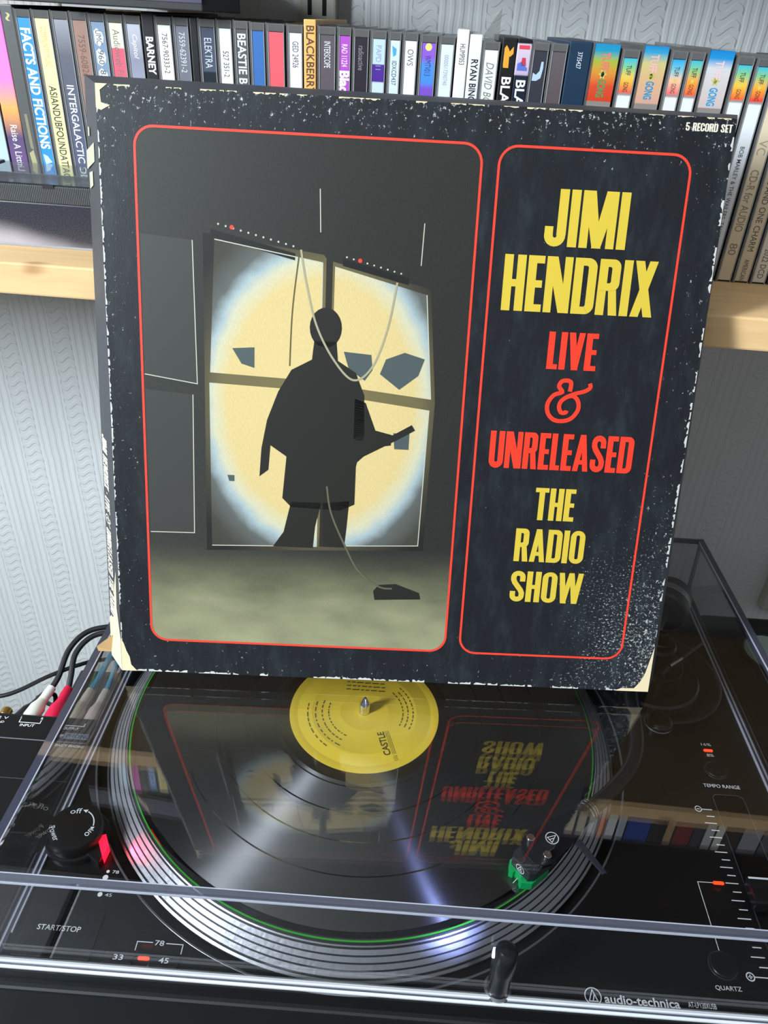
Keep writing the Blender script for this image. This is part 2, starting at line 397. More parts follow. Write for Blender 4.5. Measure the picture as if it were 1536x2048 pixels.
# a0, a1, ztop, kind, colour or ramp stops, [(text, offset from label top, length, height, colour, bold)], label
T = [
 (-262.6, -251.7, 397.4, 'jewel', [(0, (120, 150, 160)), (.3, (170, 196, 206)), (1, (196, 214, 220))], [], 'case with pale blue-green spine cut by the left picture edge'),
 (-251.4, -240.5, 397.6, 'digi', [(0, (225, 120, 200)), (.3, (240, 130, 190)), (.42, (250, 170, 90)), (.55, (90, 75, 110)), (.8, (120, 80, 130)), (1, (150, 175, 190))], [('Raise A Little', 62, 24, 4.4, WH, 0)], 'disc with pink, orange and purple pictured spine at the left end'),
 (-240.3, -232.9, 398.2, 'digi', (82, 82, 80), [('~', 4, 4, 3, (190, 180, 130), 0)], 'matt dark grey card sleeve second from the left end'),
 (-232.7, -222.4, 396.8, 'jewel', (38, 138, 208), [('FACTS AND FICTIONS', 5, 64, 6.2, WH, .03)], 'case with bright blue spine and bold white capitals'),
 (-222.4, -211.2, 396.9, 'jewel', (243, 232, 158), [('COMMUNITY MUSIC', 4, 20, 3.2, (235, 170, 110), 0), ('ASIANDUBFOUNDATION', 34, 52, 4.6, (50, 48, 44), .01)], 'case with pale yellow spine beside the bright blue one'),
 (-211.2, -200.1, 396.9, 'jewel', [(0, (150, 150, 156)), (.15, (98, 98, 108)), (.6, (84, 90, 112)), (1, (70, 74, 84))], [('INTERGALACTIC SONIC', 33, 62, 4.4, WH, .01)], 'case with slate grey spine and widely spaced white capitals'),
 (-200.1, -189.2, 397.0, 'jewel', (152, 116, 100), [('7559-60826-2', 7, 25, 4, (110, 78, 66), 0)], 'case with dusty brown spine and faint dark number'),
 (-189.3, -178.8, 396.8, 'jewel', (122, 142, 164), [('UMC', 4, 7, 3.4, (60, 62, 66), 0), ('960', 14, 7, 3.4, (60, 62, 66), 0), ('833', 24, 7, 3.4, (60, 62, 66), 0)], 'case with blue-grey spine marked by white hexagons'),
 (-178.8, -168.3, 396.8, 'jewel', [(0, (226, 236, 194)), (.10, (226, 236, 194)), (.105, (220, 96, 112)), (1, (220, 100, 116))], [('Audioweb Fire', 3, 27, 4, (130, 110, 108), 0)], 'case with spine half pale green and half pinkish red'),
 (-168.3, -157.8, 396.8, 'jewel', [(0, (190, 192, 200)), (.15, (140, 140, 156)), (.5, (175, 175, 195)), (1, (150, 150, 170))], [('Capitol', 5, 12, 3.6, WH, 0)], 'case with lilac-grey spine and a white script word'),
 (-157.6, -150.4, 398.5, 'digi', (24, 24, 26), [('BARNEY', 12, 19, 4.4, WH, .03)], 'black card sleeve with bold white capitals near the left'),
 (-150.2, -139.9, 397.2, 'jewel', (236, 236, 222), [('7567-90333-2', 4, 20, 3.2, (70, 70, 66), 0)], 'case with ivory spine numbered in grey, right of the black card sleeve'),
 (-139.8, -129.8, 397.2, 'jewel', [(0, (120, 120, 128)), (.25, (112, 112, 120)), (.26, (88, 88, 94)), (1, (88, 88, 94))], [('7559-62391-2', 3, 20, 3.4, (210, 210, 212), 0)], 'case with mid grey spine numbered in white'),
 (-129.7, -125.2, 397.0, 'digi', (20, 20, 22), [], 'thin plain black case between two grey-spined cases'),
 (-125.1, -114.5, 397.2, 'jewel', [(0, (70, 76, 92)), (.18, (76, 82, 98)), (.185, (30, 36, 44)), (1, (30, 36, 44))], [('ELEKTRA', 5, 15, 4.2, (205, 212, 225), 0)], 'case with dark slate spine and one pale serif word'),
 (-114.5, -104.8, 397.3, 'jewel', (234, 235, 228), [('527 351-2', 11, 13, 3.2, (60, 60, 60), 0)], 'case with white spine and short dark number, left of the charcoal lettered spine'),
 (-104.7, -95.4, 397.3, 'jewel', (84, 84, 86), [('BEASTIE BOYS', 2, 36, 5, (225, 225, 222), .02)], 'case with charcoal spine and large white serif capitals'),
 (-95.3, -85.9, 397.0, 'jewel', (56, 106, 170), [], 'case with plain mid blue spine'),
 (-85.8, -74.5, 397.0, 'jewel', (238, 92, 100), [], 'case with plain coral red spine'),
 (-73.9, -64.0, 397.1, 'jewel', (228, 224, 226), [('GED 24926', 4, 13, 3.4, (70, 70, 72), 0)], 'case with white spine just left of the orange sleeve'),
 (-63.9, -56.9, 399.5, 'digi', (238, 178, 98), [('BLACKBERRY', 3, 34, 4.6, (90, 58, 40), .015)], 'tall orange card sleeve with dark serif capitals'),
 (-56.2, -45.0, 397.0, 'jewel', (92, 82, 86), [('INTERSCOPE', 3, 13, 3.6, (230, 230, 230), 0)], 'case with grey-brown spine right of the orange sleeve'),
 (-44.9, -36.3, 397.1, 'jewel', (176, 76, 186), [('RAD 11224', 4, 11, 3.2, WH, 0), ('Black', 17, 15, 6, WH, .04)], 'case with bright purple spine and bold white word'),
 (-36.1, -26.1, 396.8, 'jewel', (40, 34, 42), [('radioactive', 4, 12, 3.2, (140, 130, 138), 0)], 'case with black spine right of the purple one'),
 (-26.0, -16.2, 396.6, 'jewel', [(0, (188, 208, 228)), (.103, (188, 208, 228)), (.105, (78, 44, 140)), (.178, (78, 44, 140)), (.18, (196, 212, 228)), (1, (196, 212, 228))], [('PAPD 11', 3, 12, 3, (140, 158, 176), 0)], 'case with pale blue spine crossed by a violet block'),
 (-16.1, -7.8, 396.4, 'jewel', (206, 218, 226), [('IDXCD437', 10, 12, 2.6, (60, 66, 74), 0)], 'case with narrow pale spine and a small blue mark'),
 (-7.7, 1.7, 396.6, 'jewel', (234, 236, 232), [('OWS', 4, 8, 3.4, (90, 90, 90), 0)], 'case with white spine and three grey capitals'),
 (1.9, 12.4, 396.1, 'jewel', [(0, (140, 90, 200)), (.06, (140, 90, 200)), (.09, (80, 140, 225)), (.16, (70, 140, 230)), (.19, (120, 80, 190)), (1, (120, 80, 190))], [('WMTV013', 6, 10, 3.4, (40, 50, 110), 0)], 'case with violet and sky blue slanted spine'),
 (12.6, 22.5, 395.9, 'jewel', (216, 222, 232), [('0000517390740', 5, 15, 2.4, (150, 156, 170), 0)], 'case with bluish white spine left of the tall cream sleeve'),
 (22.9, 29.6, 399.0, 'digi', (232, 228, 218), [('HUMP053', 7, 10, 3, (60, 58, 56), 0)], 'tall cream card sleeve with a small dark code'),
 (30.1, 37.1, 397.0, 'digi', (228, 228, 228), [('RYAN BINGHAM', 12, 30, 4, BK, .02)], 'white card sleeve with bold black capitals'),
 (37.3, 47.7, 394.5, 'jewel', (230, 230, 216), [('DAVID BOWIE', 6, 29, 4.4, (120, 122, 116), 0)], 'case with cream spine and grey slanted capitals'),
 (48.3, 56.6, 396.3, 'digi', (20, 19, 18), [('BLACK', 19, 24, 5.4, WH, .02)], 'black case with an orange figure on its spine'),
 (56.8, 64.9, 396.2, 'digi', [(0, (24, 24, 28)), (.018, (24, 24, 28)), (.02, (212, 196, 206)), (.14, (190, 170, 196)), (.142, (26, 36, 50)), (1, (26, 36, 50))], [('BLACK', 20, 24, 5.4, WH, .02)], 'navy case with a red and blue picture on its spine'),
 (65.0, 75.1, 395.4, 'jewel', (52, 52, 60), [], 'case with dark spine and a pale bluish figure'),
 (75.2, 85.3, 395.5, 'jewel', [(0, (96, 88, 90)), (.2, (92, 80, 80)), (.3, (70, 74, 84)), (1, (50, 56, 54))], [], 'case with dim brown and slate spine left of the navy box'),
 (85.5, 98.1, 396.5, 'digi', (26, 50, 72), [('3735427', 5, 8, 2.6, (220, 225, 230), 0)], 'thick navy blue case with small white number'),
 (98.4, 114.1, 397.1, 'fat', RAST, [('TUFF', 4, 9, 4.6, (245, 130, 110), .03), ('GONG', 17, 9, 4.6, (80, 160, 90), .03)], 'thick case with blue to orange rainbow spine'),
 (114.7, 125.1, 394.6, 'jewel', small((250, 190, 70), (240, 90, 70)), [('TUFF', 3.4, 4.8, 2.6, (60, 60, 40), .01), ('GONG', 11.6, 4.8, 2.6, (70, 50, 40), .01)], 'slim rainbow spined case between the two orange thick ones'),
 (125.5, 140.7, 397.5, 'fat', [(0, (10, 150, 220)), (.1, (60, 180, 220)), (.25, (235, 220, 140)), (.5, (250, 200, 150)), (.84, (245, 190, 165)), (.85, (165, 155, 148)), (1, (165, 155, 148))], [('TUFF', 4, 9, 4.6, (245, 190, 185), .03), ('GONG', 17, 9, 4.6, (30, 150, 205), .03)], 'thick case with blue to peach fading spine'),
 (141.4, 151.3, 395.3, 'jewel', [(0, (30, 160, 210)), (.10, (120, 190, 200)), (.20, (240, 190, 150)), (.335, (242, 110, 110)), (.34, (160, 140, 136)), (.362, (160, 140, 136)), (.365, (230, 226, 222)), (1, (226, 222, 218))], [('TUFF', 3.4, 4.8, 2.6, (60, 60, 60), .01), ('GONG', 11.6, 4.8, 2.6, (110, 70, 70), .01)], 'slim case with blue to salmon spine above cream'),
 (151.4, 160.8, 395.3, 'jewel', small((250, 160, 60), (240, 90, 60)), [('TUFF', 3.4, 4.8, 2.6, (60, 60, 40), .01), ('GONG', 11.6, 4.8, 2.6, (120, 60, 40), .01)], 'slim case with green to orange spine left of the white thick one'),
 (161.2, 176.5, 397.2, 'fat', [(0, (0, 145, 222)), (.12, (30, 165, 230)), (.26, (240, 238, 236)), (.84, (236, 214, 206)), (.85, (165, 155, 148)), (.93, (165, 155, 148)), (.932, (180, 216, 232)), (1, (180, 216, 232))], [('TUFF', 5, 9, 4.6, (244, 214, 214), .03), ('GONG', 18, 9, 4.6, (30, 160, 215), .03)], 'thick case with blue to white fading spine'),
 (177.4, 187.9, 394.5, 'jewel', small((250, 190, 60), (245, 95, 50)), [('TUFF', 3.4, 4.8, 2.6, (60, 60, 40), .01), ('GONG', 11.6, 4.8, 2.6, (120, 60, 40), .01)], 'slim case with rainbow spine right of the white thick one'),
 (188.3, 198.6, 394.1, 'jewel', small((252, 170, 50), (235, 50, 50)), [('TUFF', 3.4, 4.8, 2.6, (60, 60, 40), .01), ('GONG', 11.6, 4.8, 2.6, (120, 40, 40), .01), ("BOB MARLEY & THE WAILERS  TALKIN' BLUES", 40, 62, 2.6, (70, 70, 74), .005)], 'slim case with red topped rainbow spine over long white lettered strip'),
 (199.2, 209.6, 394.3, 'jewel', (222, 204, 172), [('VC', 36, 8, 5, (165, 150, 128), 0), ('CD-R for AUDIO', 52, 35, 4.8, (150, 132, 108), .01), ('80', 94, 7, 4.8, (150, 132, 108), .01)], 'case with beige spine and large grey lettering'),
 (209.8, 220.4, 394.3, 'jewel', (214, 196, 164), [('SNAKES AND ONE CHARM', 44, 54, 3.8, (78, 70, 60), 0), ('AMERICAN', 103, 13, 3, (78, 70, 60), 0)], 'case with beige spine and thin dark capitals'),
 (220.6, 231.0, 394.3, 'jewel', (216, 208, 190), [('2022 DCD', 96, 18, 3.6, (80, 74, 66), 0)], 'case with pale stone spine at the right end'),
]
for i, (a0, a1, zt, kind, colr, texts, lab) in enumerate(T):
    ac = (a0+a1)/2
    e = empty('disc_case' if kind != 'digi' else 'disc_sleeve', tuple(S(ac, CDF+70, SHELF_Z)), TH, lab, 'disc case', 'discs standing in a row on the pine shelf')
    if isinstance(colr, list) and kind == 'fat': colr = [(p_*0.27, c_) for p_, c_ in colr]
    if isinstance(colr, list) and kind == 'jewel' and 38 <= i <= 44: colr = [(p_*0.43 if p_ < 0.9 else p_, c_) for p_, c_ in colr]
    sm = spinemat(i, colr) if isinstance(colr, list) else mat('spine_%d' % i, colr, 0.4)
    zb = SHELF_Z+0.05
    if kind == 'digi':
        lt = zt
        MB().box(a0, a1, CDF, CDF+138, zb, zt, S).build('sleeve', sm, e, bevel=0.6)
        lf = CDF-0.06
    else:
        fat = kind == 'fat'; wl_ = 0.9 if fat else 1.75; lt = zt-(1.0 if fat else 4.6)
        MB().box(a0+1.25, a1-0.25, CDF+1.0, CDF+140.5, zb, zt-1.1, S).build('tray', m_tray, e, bevel=0.3)
        MB().box(a0, a0+1.05, CDF-0.2, CDF+141, zb, zt, S).build('lid', m_case, e)
        MB().box(a0+wl_, a1-wl_*0.75, CDF+0.1, CDF+0.95, zb+1.2, lt, S).build('spine_label', sm, e)
        if not fat:
            rb = MB()
            rb.box(a0+1.1, a0+1.6, CDF-0.15, CDF+0.9, zb, zt-0.6, S); rb.box(a1-1.2, a1-0.75, CDF-0.15, CDF+0.9, zb, zt-0.6, S)
            rb.build('case_edge', m_rib, e)
            MB().box(a0+0.8, a1-0.3, CDF-0.2, CDF+4, zt-4.4, zt-0.4, S).build('hinge_cap', m_case, e, bevel=0.3)
        else:
            MB().box(a0+0.1, a1, CDF-0.3, CDF+0.05, zb, zt, S).build('clear_front', m_film, e)
        lf = CDF+0.04 if not fat else CDF+0.02
    for (tx, off, ln, ht, tc, bd) in texts:
        z1 = lt-off; sh = 0.25 if 'BOWIE' in tx or tx == 'Capitol' else 0
        # reads downwards: text x runs to -z, text y to +a
        F = lambda p, q, r: S(q, r, -p)
        MB().text(tx, F, -z1, -(z1-ln), ac-ht/2+0.2, ac+ht/2+0.2, lf, bd, sh).build('lettering', txtmat(tc), e)
    def patch(pts, c, nm='printed_patch'):
        MB().flat(pts, lf+0.03, lambda p, q, r: S(ac+p, r, lt-q)).build(nm, mat('print_patch_%d_%d_%d' % c, c, 0.5), e)
    if i == 3:
        for k in range(7):
            yy = 72+k*6.5; patch([(-2.6+random.random(), yy), (random.random()*2.4, yy+1), (2.8, yy+4.5), (-1.5, yy+6)], (190, 218, 236))
    if i == 2: patch([(-2, 78), (1, 76), (2, 84), (2.6, 100), (-.5, 103), (-2, 95), (-.8, 88)], (170, 160, 116)); 
    if i == 2: patch([(-.8, 56), (.9, 56), (1.4, 76), (-.6, 75)], (134, 128, 98))
    if i == 7:
        for k in range(3):
            yy = 3+k*10; patch([(-2.4, yy+1.5), (-.6, yy), (2.4, yy+2), (3, yy+4.4), (2.4, yy+7), (0, yy+9), (-2.4, yy+7.4)], (226, 230, 232), 'white_hexagon')
    if i == 25: patch([(-1.4, 2.5), (1.2, 4), (1.0, 7), (-.6, 8)], (70, 160, 215))
    if i == 27: patch(arc(0.2, 1.9, 1.9, 0, 360, 14)[:-1], (236, 220, 120))
    if i == 32: patch([(-2.6, 12.5), (-2.6, 5), (-1.6, 3.5), (-.4, 5), (.4, 6.5), (2.4, 4), (2.6, 7.5), (1.0, 9), (.4, 9), (.6, 14.5), (-2.4, 14.5)], (236, 160, 50), 'orange_figure')
    if i == 33:
        patch([(-2.9, 3), (3, 3), (3, 5), (-2.9, 5)], (220, 60, 80)); patch([(-.6, 9), (1.4, 9), (2, 13), (-1, 13)], (200, 50, 70)); patch([(-2.9, 12), (-1, 11), (2.8, 14), (2.8, 15.4), (-2.9, 15.4)], (90, 110, 190))
    if i == 34: patch([(1.2, 5), (2.4, 5), (2.6, 8), (1.8, 13), (-.5, 14.5), (-3, 14.5), (-2.8, 10.5), (-1, 11.5), (.8, 9.5)], (178, 200, 226), 'pale_figure')
    if kind == 'fat':
        st = []
        for k in range(12):
            r_ = 2.6 if k % 2 == 0 else 1.3; st.append((r_*math.cos(k*PI/6), 14.6+r_*math.sin(k*PI/6)*1.1))
        patch(st, (226, 214, 110), 'star_emblem'); patch([(-.9, 13.6), (.3, 13.2), (1.0, 14.6), (.2, 16), (-.8, 15.6)], (30, 34, 26), 'emblem_head')
    if kind == 'jewel' and i >= 38 and i <= 44:
        patch(arc(0.2, 10.0, 0.9, 0, 360, 8)[:-1], (210, 200, 90), 'star_emblem')
# clear plastic sleeve corner standing up behind the cream spine
MB().prism([(38, 396), (43, 404), (47.5, 410.5), (47.2, 394)], CDF+30, CDF+30.4, lambda p, q, r: S(p, r, q)).build('loose_sleeve', clear('thin_clear_film', 0.05, (225, 225, 222), 0.1, (190, 190, 185), 0.15))
tag(bpy.data.objects['loose_sleeve'], 'clear plastic sleeve corner poking up above the cream spines', 'plastic sleeve')

# things lying in front of / on top of the row
def lying():
    e = empty('cassette_case', tuple(S(-205, 130, 299)), TH, 'black ribbed cassette case lying flat with clear lid, left on shelf', 'cassette case')
    m_rc, nt, b = newmat('ribbed_black_plastic', 0.4, 0.5)
    vec, x, y, z = uvxy(nt, 'Object'); bump(nt, b, (x*(2*PI/0.0011)).op('SINE'), 0.6, 0.0004)
    b.inputs['Base Color'].default_value = lin((78, 80, 82))
    MB().box(-253, -146, 112.5, 146, 298.5, 308.5, S).build('base', m_rc, e, bevel=0.7)
    MB().box(-253, -146, 112.2, 146, 309.2, 315.0, S).build('lid', clear('case_lid_clear', 0.07, (215, 220, 222), 0.05, (150, 152, 155), 0.2), e, bevel=0.6)
    MB().box(-216, -209, 112.1, 114, 307.2, 309.1, S).build('clasp', mat('clasp_black', (40, 40, 42), 0.4), e)
    e2 = empty('boxed_set', tuple(S(-205, 130, SHELF_Z)), TH, 'lying case with speckled night-sky spine under the cassette case', 'disc box')
    m_g, nt, b = newmat('speckled_sky_print', 0.3, 0.5)
    vec, x, y, z = uvxy(nt, 'Object')
    lo_ = noise(nt, vec, 20, 3, 0.6); ln_ = (z+x*0.16+lo_*0.010)
    f = ln_.step(0.014, 0.000); sp = noise(nt, vec, 1400, 2, 0.7)
    nt.links.new(mixc(nt, (f*0.9+sp*0.35-0.12).op('MAXIMUM', 0.0), lin((26, 28, 40)), lin((172, 166, 170))), b.inputs['Base Color'])
    MB().box(-268, -146, 113, 146.5, SHELF_Z+0.05, 298.4, S).build('box_body', m_g, e2, bevel=0.8)
    MB().box(-268.2, -145.8, 112.6, 146, SHELF_Z+0.02, SHELF_Z+1.4, S).build('base_edge', mat('clear_edge_grey', (150, 154, 158), 0.15), e2, bevel=0.3)
    MB().box(-300, -254.4, 113, 146, 298.6, 316, S).build('spare_case', mat('dark_case_grey', (70, 73, 74), 0.35), None, bevel=0.7, origin=tuple(S(-270, 130, 298.6)))
    tag(bpy.data.objects['spare_case'], 'plain dark grey case at the left edge beside the ribbed one', 'case')
lying()
e = empty('record_sleeve', tuple(S(-180, 200, 398.6)), TH, 'dark sleeve lying across the tops of the left-hand discs', 'record sleeve')
m_sl, nt, b = newmat('dusky_purple_print', 0.35, 0.5)
vec, x, y, z = uvxy(nt, 'Object'); nt.links.new(mixc(nt, noise(nt, vec, 14, 2, 0.5), lin((48, 42, 44)), lin((72, 70, 100))), b.inputs['Base Color'])
MB().prism([(-300, 150), (-118, 136), (-100, 149), (-165, 318), (-300, 318)], 400.2, 428, lambda p, q, r: S(p, q, r)).build('sleeve_body', mat('black_card', (20, 19, 18), 0.6), e, bevel=0.6)
MB().prism([(-300, 149.6), (-118, 135.6), (-118, 135.9), (-300, 149.9)], 404, 427, lambda p, q, r: S(p, q, r)).build('spine', m_sl, e)
MB().prism([(-200, 141.5), (-150, 137.9), (-139, 140), (-188, 146)], 399.0, 400.1, lambda p, q, r: S(p, q, r)).build('inner_paper', mat('grey_paper', (150, 150, 148), 0.8), e)
# the row goes on past the right edge of the picture: those cases show only mirrored in the dust cover
RC = [('orange', (222, 118, 48), 8), ('white', (228, 226, 222), 10.4), ('silvery', (176, 182, 196), 9), ('royal blue', (36, 66, 150), 24), ('black', (26, 26, 28), 14), ('tan', (176, 142, 104), 9), ('dark red', (128, 40, 36), 18), ('charcoal', (60, 60, 62), 10.4), ('pale grey', (190, 188, 184), 10.4), ('ivory', (226, 220, 204), 9), ('dark brown', (62, 50, 42), 16), ('grey', (150, 150, 154), 20), ('slate', (84, 92, 96), 12), ('cream', (222, 206, 170), 9), ('russet', (160, 92, 50), 14)]
a = 231.6
for k, (nm, c, wd) in enumerate(RC):
    e = empty('disc_case', tuple(S(a+wd/2, CDF+70, SHELF_Z)), TH, nm+' spined case past the right end of the row, seen mirrored', 'disc case', 'discs beyond the right end of the row')
    MB().box(a, a+wd, CDF+0.6, CDF+140, SHELF_Z+0.05, SHELF_Z+122.5, S).build('case_body', mat('far_case', (48, 46, 48), 0.3), e, bevel=0.5)
    MB().box(a+1.0, a+wd-1.0, CDF, CDF+0.5, SHELF_Z+2, SHELF_Z+118.5, S).build('spine_label', mat('far_spine_'+nm.replace(' ', '_'), c, 0.45), e)
    a += wd+0.3

# ------------------------------------------------------------------ table, stand
m_table = mat('black_table_laminate', (26, 26, 28), 0.35)
e = empty('table', (60, 0, -880), 0, 'black table top under the record player', 'table')
MB().prism([(-186, -420), (640, -420), (640, 235), (-186, 235), (-186, 122), (-258, 122), (-258, 52), (-186, 52)], -124, -96).build('table_top', m_table, e, bevel=2)
for tx, ty in ((-165, -400), (615, -400), (-165, 215), (615, 215)):
    MB().box(tx-18, tx+18, ty-18, ty+18, -880, -124).build('leg', m_table, e)
e = empty('side_cabinet', (-300, -120, -880), 0, 'black cabinet standing left of the table under the preamp', 'cabinet')
MB().box(-470, -190, -420, 45, -880, -100).build('cabinet_body', mat('black_cabinet', (22, 23, 25), 0.4), e, bevel=3)

# ------------------------------------------------------------------ record player
RP = empty('record_player', (45, 0, -96), 0, 'black direct-drive record player with clear dust cover closed', 'record player')
m_deck = mat('black_deck', (17, 17, 18), 0.30, 0, 0.5)
m_blk = mat('black_plastic', (20, 20, 21), 0.32)
m_gloss = mat('gloss_black', (12, 12, 13), 0.12)
m_print = mat('white_silkscreen', (242, 242, 242), 0.6)
m_chrome = mat('polished_chrome', (225, 225, 225), 0.12, 1.0)
m_alu = mat('brushed_aluminium', (205, 206, 208), 0.32, 1.0)
m_red = mat('red_led', (255, 40, 20), 0.4, emit=(255, 40, 12), es=6)
PXL, PXR, PYF, PYB = -178.0, 270.0, -173.0, 176.0
# deck with the platter well cut out
n = 192; well = 172.0
angs = sorted([2*PI*k/n for k in range(n)]+[math.atan2(y, x) % (2*PI) for x in (PXL, PXR) for y in (PYF, PYB)])
def rectpt(a):
    c, s_ = math.cos(a), math.sin(a); t = min([(PXR if c > 0 else PXL)/c if abs(c) > 1e-9 else 1e9, (PYB if s_ > 0 else PYF)/s_ if abs(s_) > 1e-9 else 1e9])
    return c*t, s_*t
mb = MB(); N = len(angs); lay = []
for kind_, z in (('r', -11), ('r', 0), ('c', 0), ('c', -7)):
    i0 = len(mb.v); lay.append(i0)
    for a in angs:
        x, y = rectpt(a) if kind_ == 'r' else (well*math.cos(a), well*math.sin(a))
        mb.v.append(Vector((x, y, z))); mb.uv.append((0, 0))
for j in range(3):
    for k in range(N):
        k2 = (k+1) % N; mb.f.append([lay[j]+k, lay[j]+k2, lay[j+1]+k2, lay[j+1]+k])
mb.f.append([lay[3]+k for k in range(N)])
mb.build('deck', m_deck, RP)
MB().lathe([(well-0.2, -0.9), (well-0.2, 0.05), (well+0.7, 0.12), (well+0.9, 0.0)], n=160).build('well_edge', mat('well_edge_sheen', (120, 122, 126), 0.25, 0.6), RP, smooth=True)  # paler ring painted as the highlight on the well's edge
MB().box(PXL-3, PXR+3, PYF-3.5, PYB+3, -84, -11.1).build('plinth', mat('satin_black_plinth', (19, 19, 20), 0.42), RP, bevel=1.6)
for fx, fy in ((PXL+40, PYF+40), (PXR-40, PYF+40), (PXL+40, PYB-40), (PXR-40, PYB-40)):
    MB().lathe([(24, -96), (26, -92), (22, -84)], (fx, fy, 0), 32, cap=True).build('foot', m_blk, RP, smooth=True)
# platter: cone with polished bands parted by dark grooves
ZR = 11.0
m_dark = mat('dark_groove_metal', (26, 27, 29), 0.5, 0.2)
PL = MB().lathe([(160, -6.5), (165.6, -6.0), (166.2, -3.2), (165.6, -2.6), (152.2, 8.9), (151.4, 9.2), (8, 9.2)], n=192).build('platter', m_dark, RP, smooth=True)
m_band, nt, b = newmat('cast_aluminium_dots', 0.46, 0.5)
b.inputs['Metallic'].default_value = 0.75; b.inputs['Base Color'].default_value = lin((168, 169, 172))
vec, x, y, z = uvxy(nt, 'Object'); bump(nt, b, noise(nt, vec, 420, 1, 0.4), 0.25, 0.0006)
def onslope(t): return 165.9-13.5*t, -2.5+11.5*t
nx, nz = 0.65, 0.76
for t0, t1, pr in ((0.0, 0.085, 0.55), (0.145, 0.295, 0.14), (0.345, 0.485, 0.14), (0.535, 0.675, 0.14), (0.725, 0.865, 0.14), (0.93, 0.975, 0.3)):
    r0, z0 = onslope(t0); r1, z1 = onslope(t1)
    MB().lathe([(r0-nx*0.2, z0-nz*0.2), (r0+nx*pr, z0+nz*pr), (r1+nx*pr, z1+nz*pr), (r1-nx*0.2, z1-nz*0.2)], n=192).build('strobe_band', m_alu if t0 == 0 or t0 > 0.9 else m_band, PL, smooth=False)
MB().lathe([(0.01, 24.6), (0.9, 24.3), (3.2, 19.2), (3.6, 18.6), (3.6, 9.2)], n=32).build('spindle', m_chrome, RP, smooth=True)

# power knob with strobe lamp
KX, KY = -156.8, -100.5
MB().lathe([(17.5, 0), (17.5, 2.5), (16.4, 4.2), (15.6, 4.4)], (KX, KY, 0), 64, cap=True).build('strobe_housing', m_blk, RP, smooth=True)
kb = MB().lathe([(15.2, 4.4), (15.0, 11.0), (14.2, 12.2), (13.4, 12.4), (0.01, 12.4)], (KX, KY, 0), 72).build('power_knob', m_blk, RP, smooth=True)
F12 = lambda x, y, z: (x, y, z)
def rotF(cx, cy, ang, z0):
    c, s_ = math.cos(ang), math.sin(ang)
    return lambda x, y, z: (cx+x*c-y*s_, cy+x*s_+y*c, z0+z)
MB().text('off', rotF(KX-1.5, KY+9.2, math.radians(8), 12.46), -4.4, 2.0, -1.5, 1.8).build('lettering', m_print, kb)
MB().text('on', rotF(KX+9.3, KY-3.6, math.radians(62), 12.46), -2.4, 2.4, -1.2, 1.5).build('lettering', m_print, kb)
MB().text('Power', rotF(KX-9.6, KY-5.8, math.radians(-52), 12.46), -5.0, 5.0, -1.5, 1.8).build('lettering', m_print, kb)
am = MB(); am.stroke(arc(0, 0, 10.2, 66, 4, 14), 0.6, 12.46, rotF(KX, KY, 0, 0))
for a_, sg in ((70, 1), (0, -1)):
    c_ = math.radians(a_); am.flat([(10.2*math.cos(c_)+(1.1)*math.cos(c_), 10.2*math.sin(c_)+1.1*math.sin(c_)), (9.1*math.cos(c_), 9.1*math.sin(c_)), (10.2*math.cos(c_+sg*.26), 10.2*math.sin(c_+sg*.26))], 12.46, rotF(KX, KY, 0, 0))
am.build('arrow_mark', m_print, kb)
MB().prism([(-146.5, -101.0), (-139.6, -98.5), (-137.6, -106.5), (-138.6, -117.5), (-147, -112)], 0, 5.0).build('lamp_block', m_blk, RP, bevel=0.4)
MB().tri([(-144.3, -102.4, 6.6), (-140.0, -100.4, 6.4), (-136.5, -106.6, 5.9), (-136.9, -114.6, 5.9), (-144.3, -102.4, 5.2), (-140.0, -100.4, 4.4), (-136.3, -106.6, 0.6), (-136.7, -114.6, 0.8)],
         [(0, 1, 2, 3), (4, 7, 6, 5), (1, 5, 6, 2), (0, 4, 5, 1), (2, 6, 7, 3), (3, 7, 4, 0)]).build('strobe_window', mat('red_strobe_window', (235, 30, 60), 0.3, emit=(255, 18, 48), es=3.0), RP)
sl = bpy.data.lights.new('strobe_lamp', 'SPOT'); sl.energy = 0.035; sl.color = (1, 0.03, 0.10); sl.spot_size = math.radians(62); sl.spot_blend = 0.3; sl.shadow_soft_size = 0.0008
so = bpy.data.objects.new('strobe_lamp', sl); col.objects.link(so); so.parent = RP
so.location = (Vector((-135.2, -107.5, 3.4))-Vector((45, 0, -96)))*MM
so.rotation_euler = Vector((1.0, 0.12, 0.12)).to_track_quat('-Z', 'Y').to_euler()
# silkscreen on the deck
D = lambda x, y, z: (x, y, 0.08+z)
def deckmark(mb, nm='lettering'): return mb.build(nm, m_print, RP)
for (x, y, r) in ((-133.3, -118.6, 0.9), (-133.5, -122.1, 1.5), (-133.6, -125.8, 0.9), (-133.0, -131.7, 1.3)):
    deckmark(MB().flat(arc(x, y, r, 0, 360, 20)[:-1], 0, D), 'speed_dot')
for tx, x, y in (('78', -130.8, -118.6), ('33', -130.8, -125.6), ('45', -130.2, -131.7)):
    deckmark(MB().text(tx, D, x, x+3.6, y-0.9, y+0.9))
sb = MB().box(-165.4, -126.0, -166.4, -140.4, 0.02, 1.8).build('start_button', mat('black_button', (22, 22, 23), 0.26), RP, bevel=0.6)
MB().text('START/STOP', lambda x, y, z: (x, y, 1.88), -157.8, -135.4, -153.2, -150.4, 0, 0.008).build('lettering', m_print, sb)
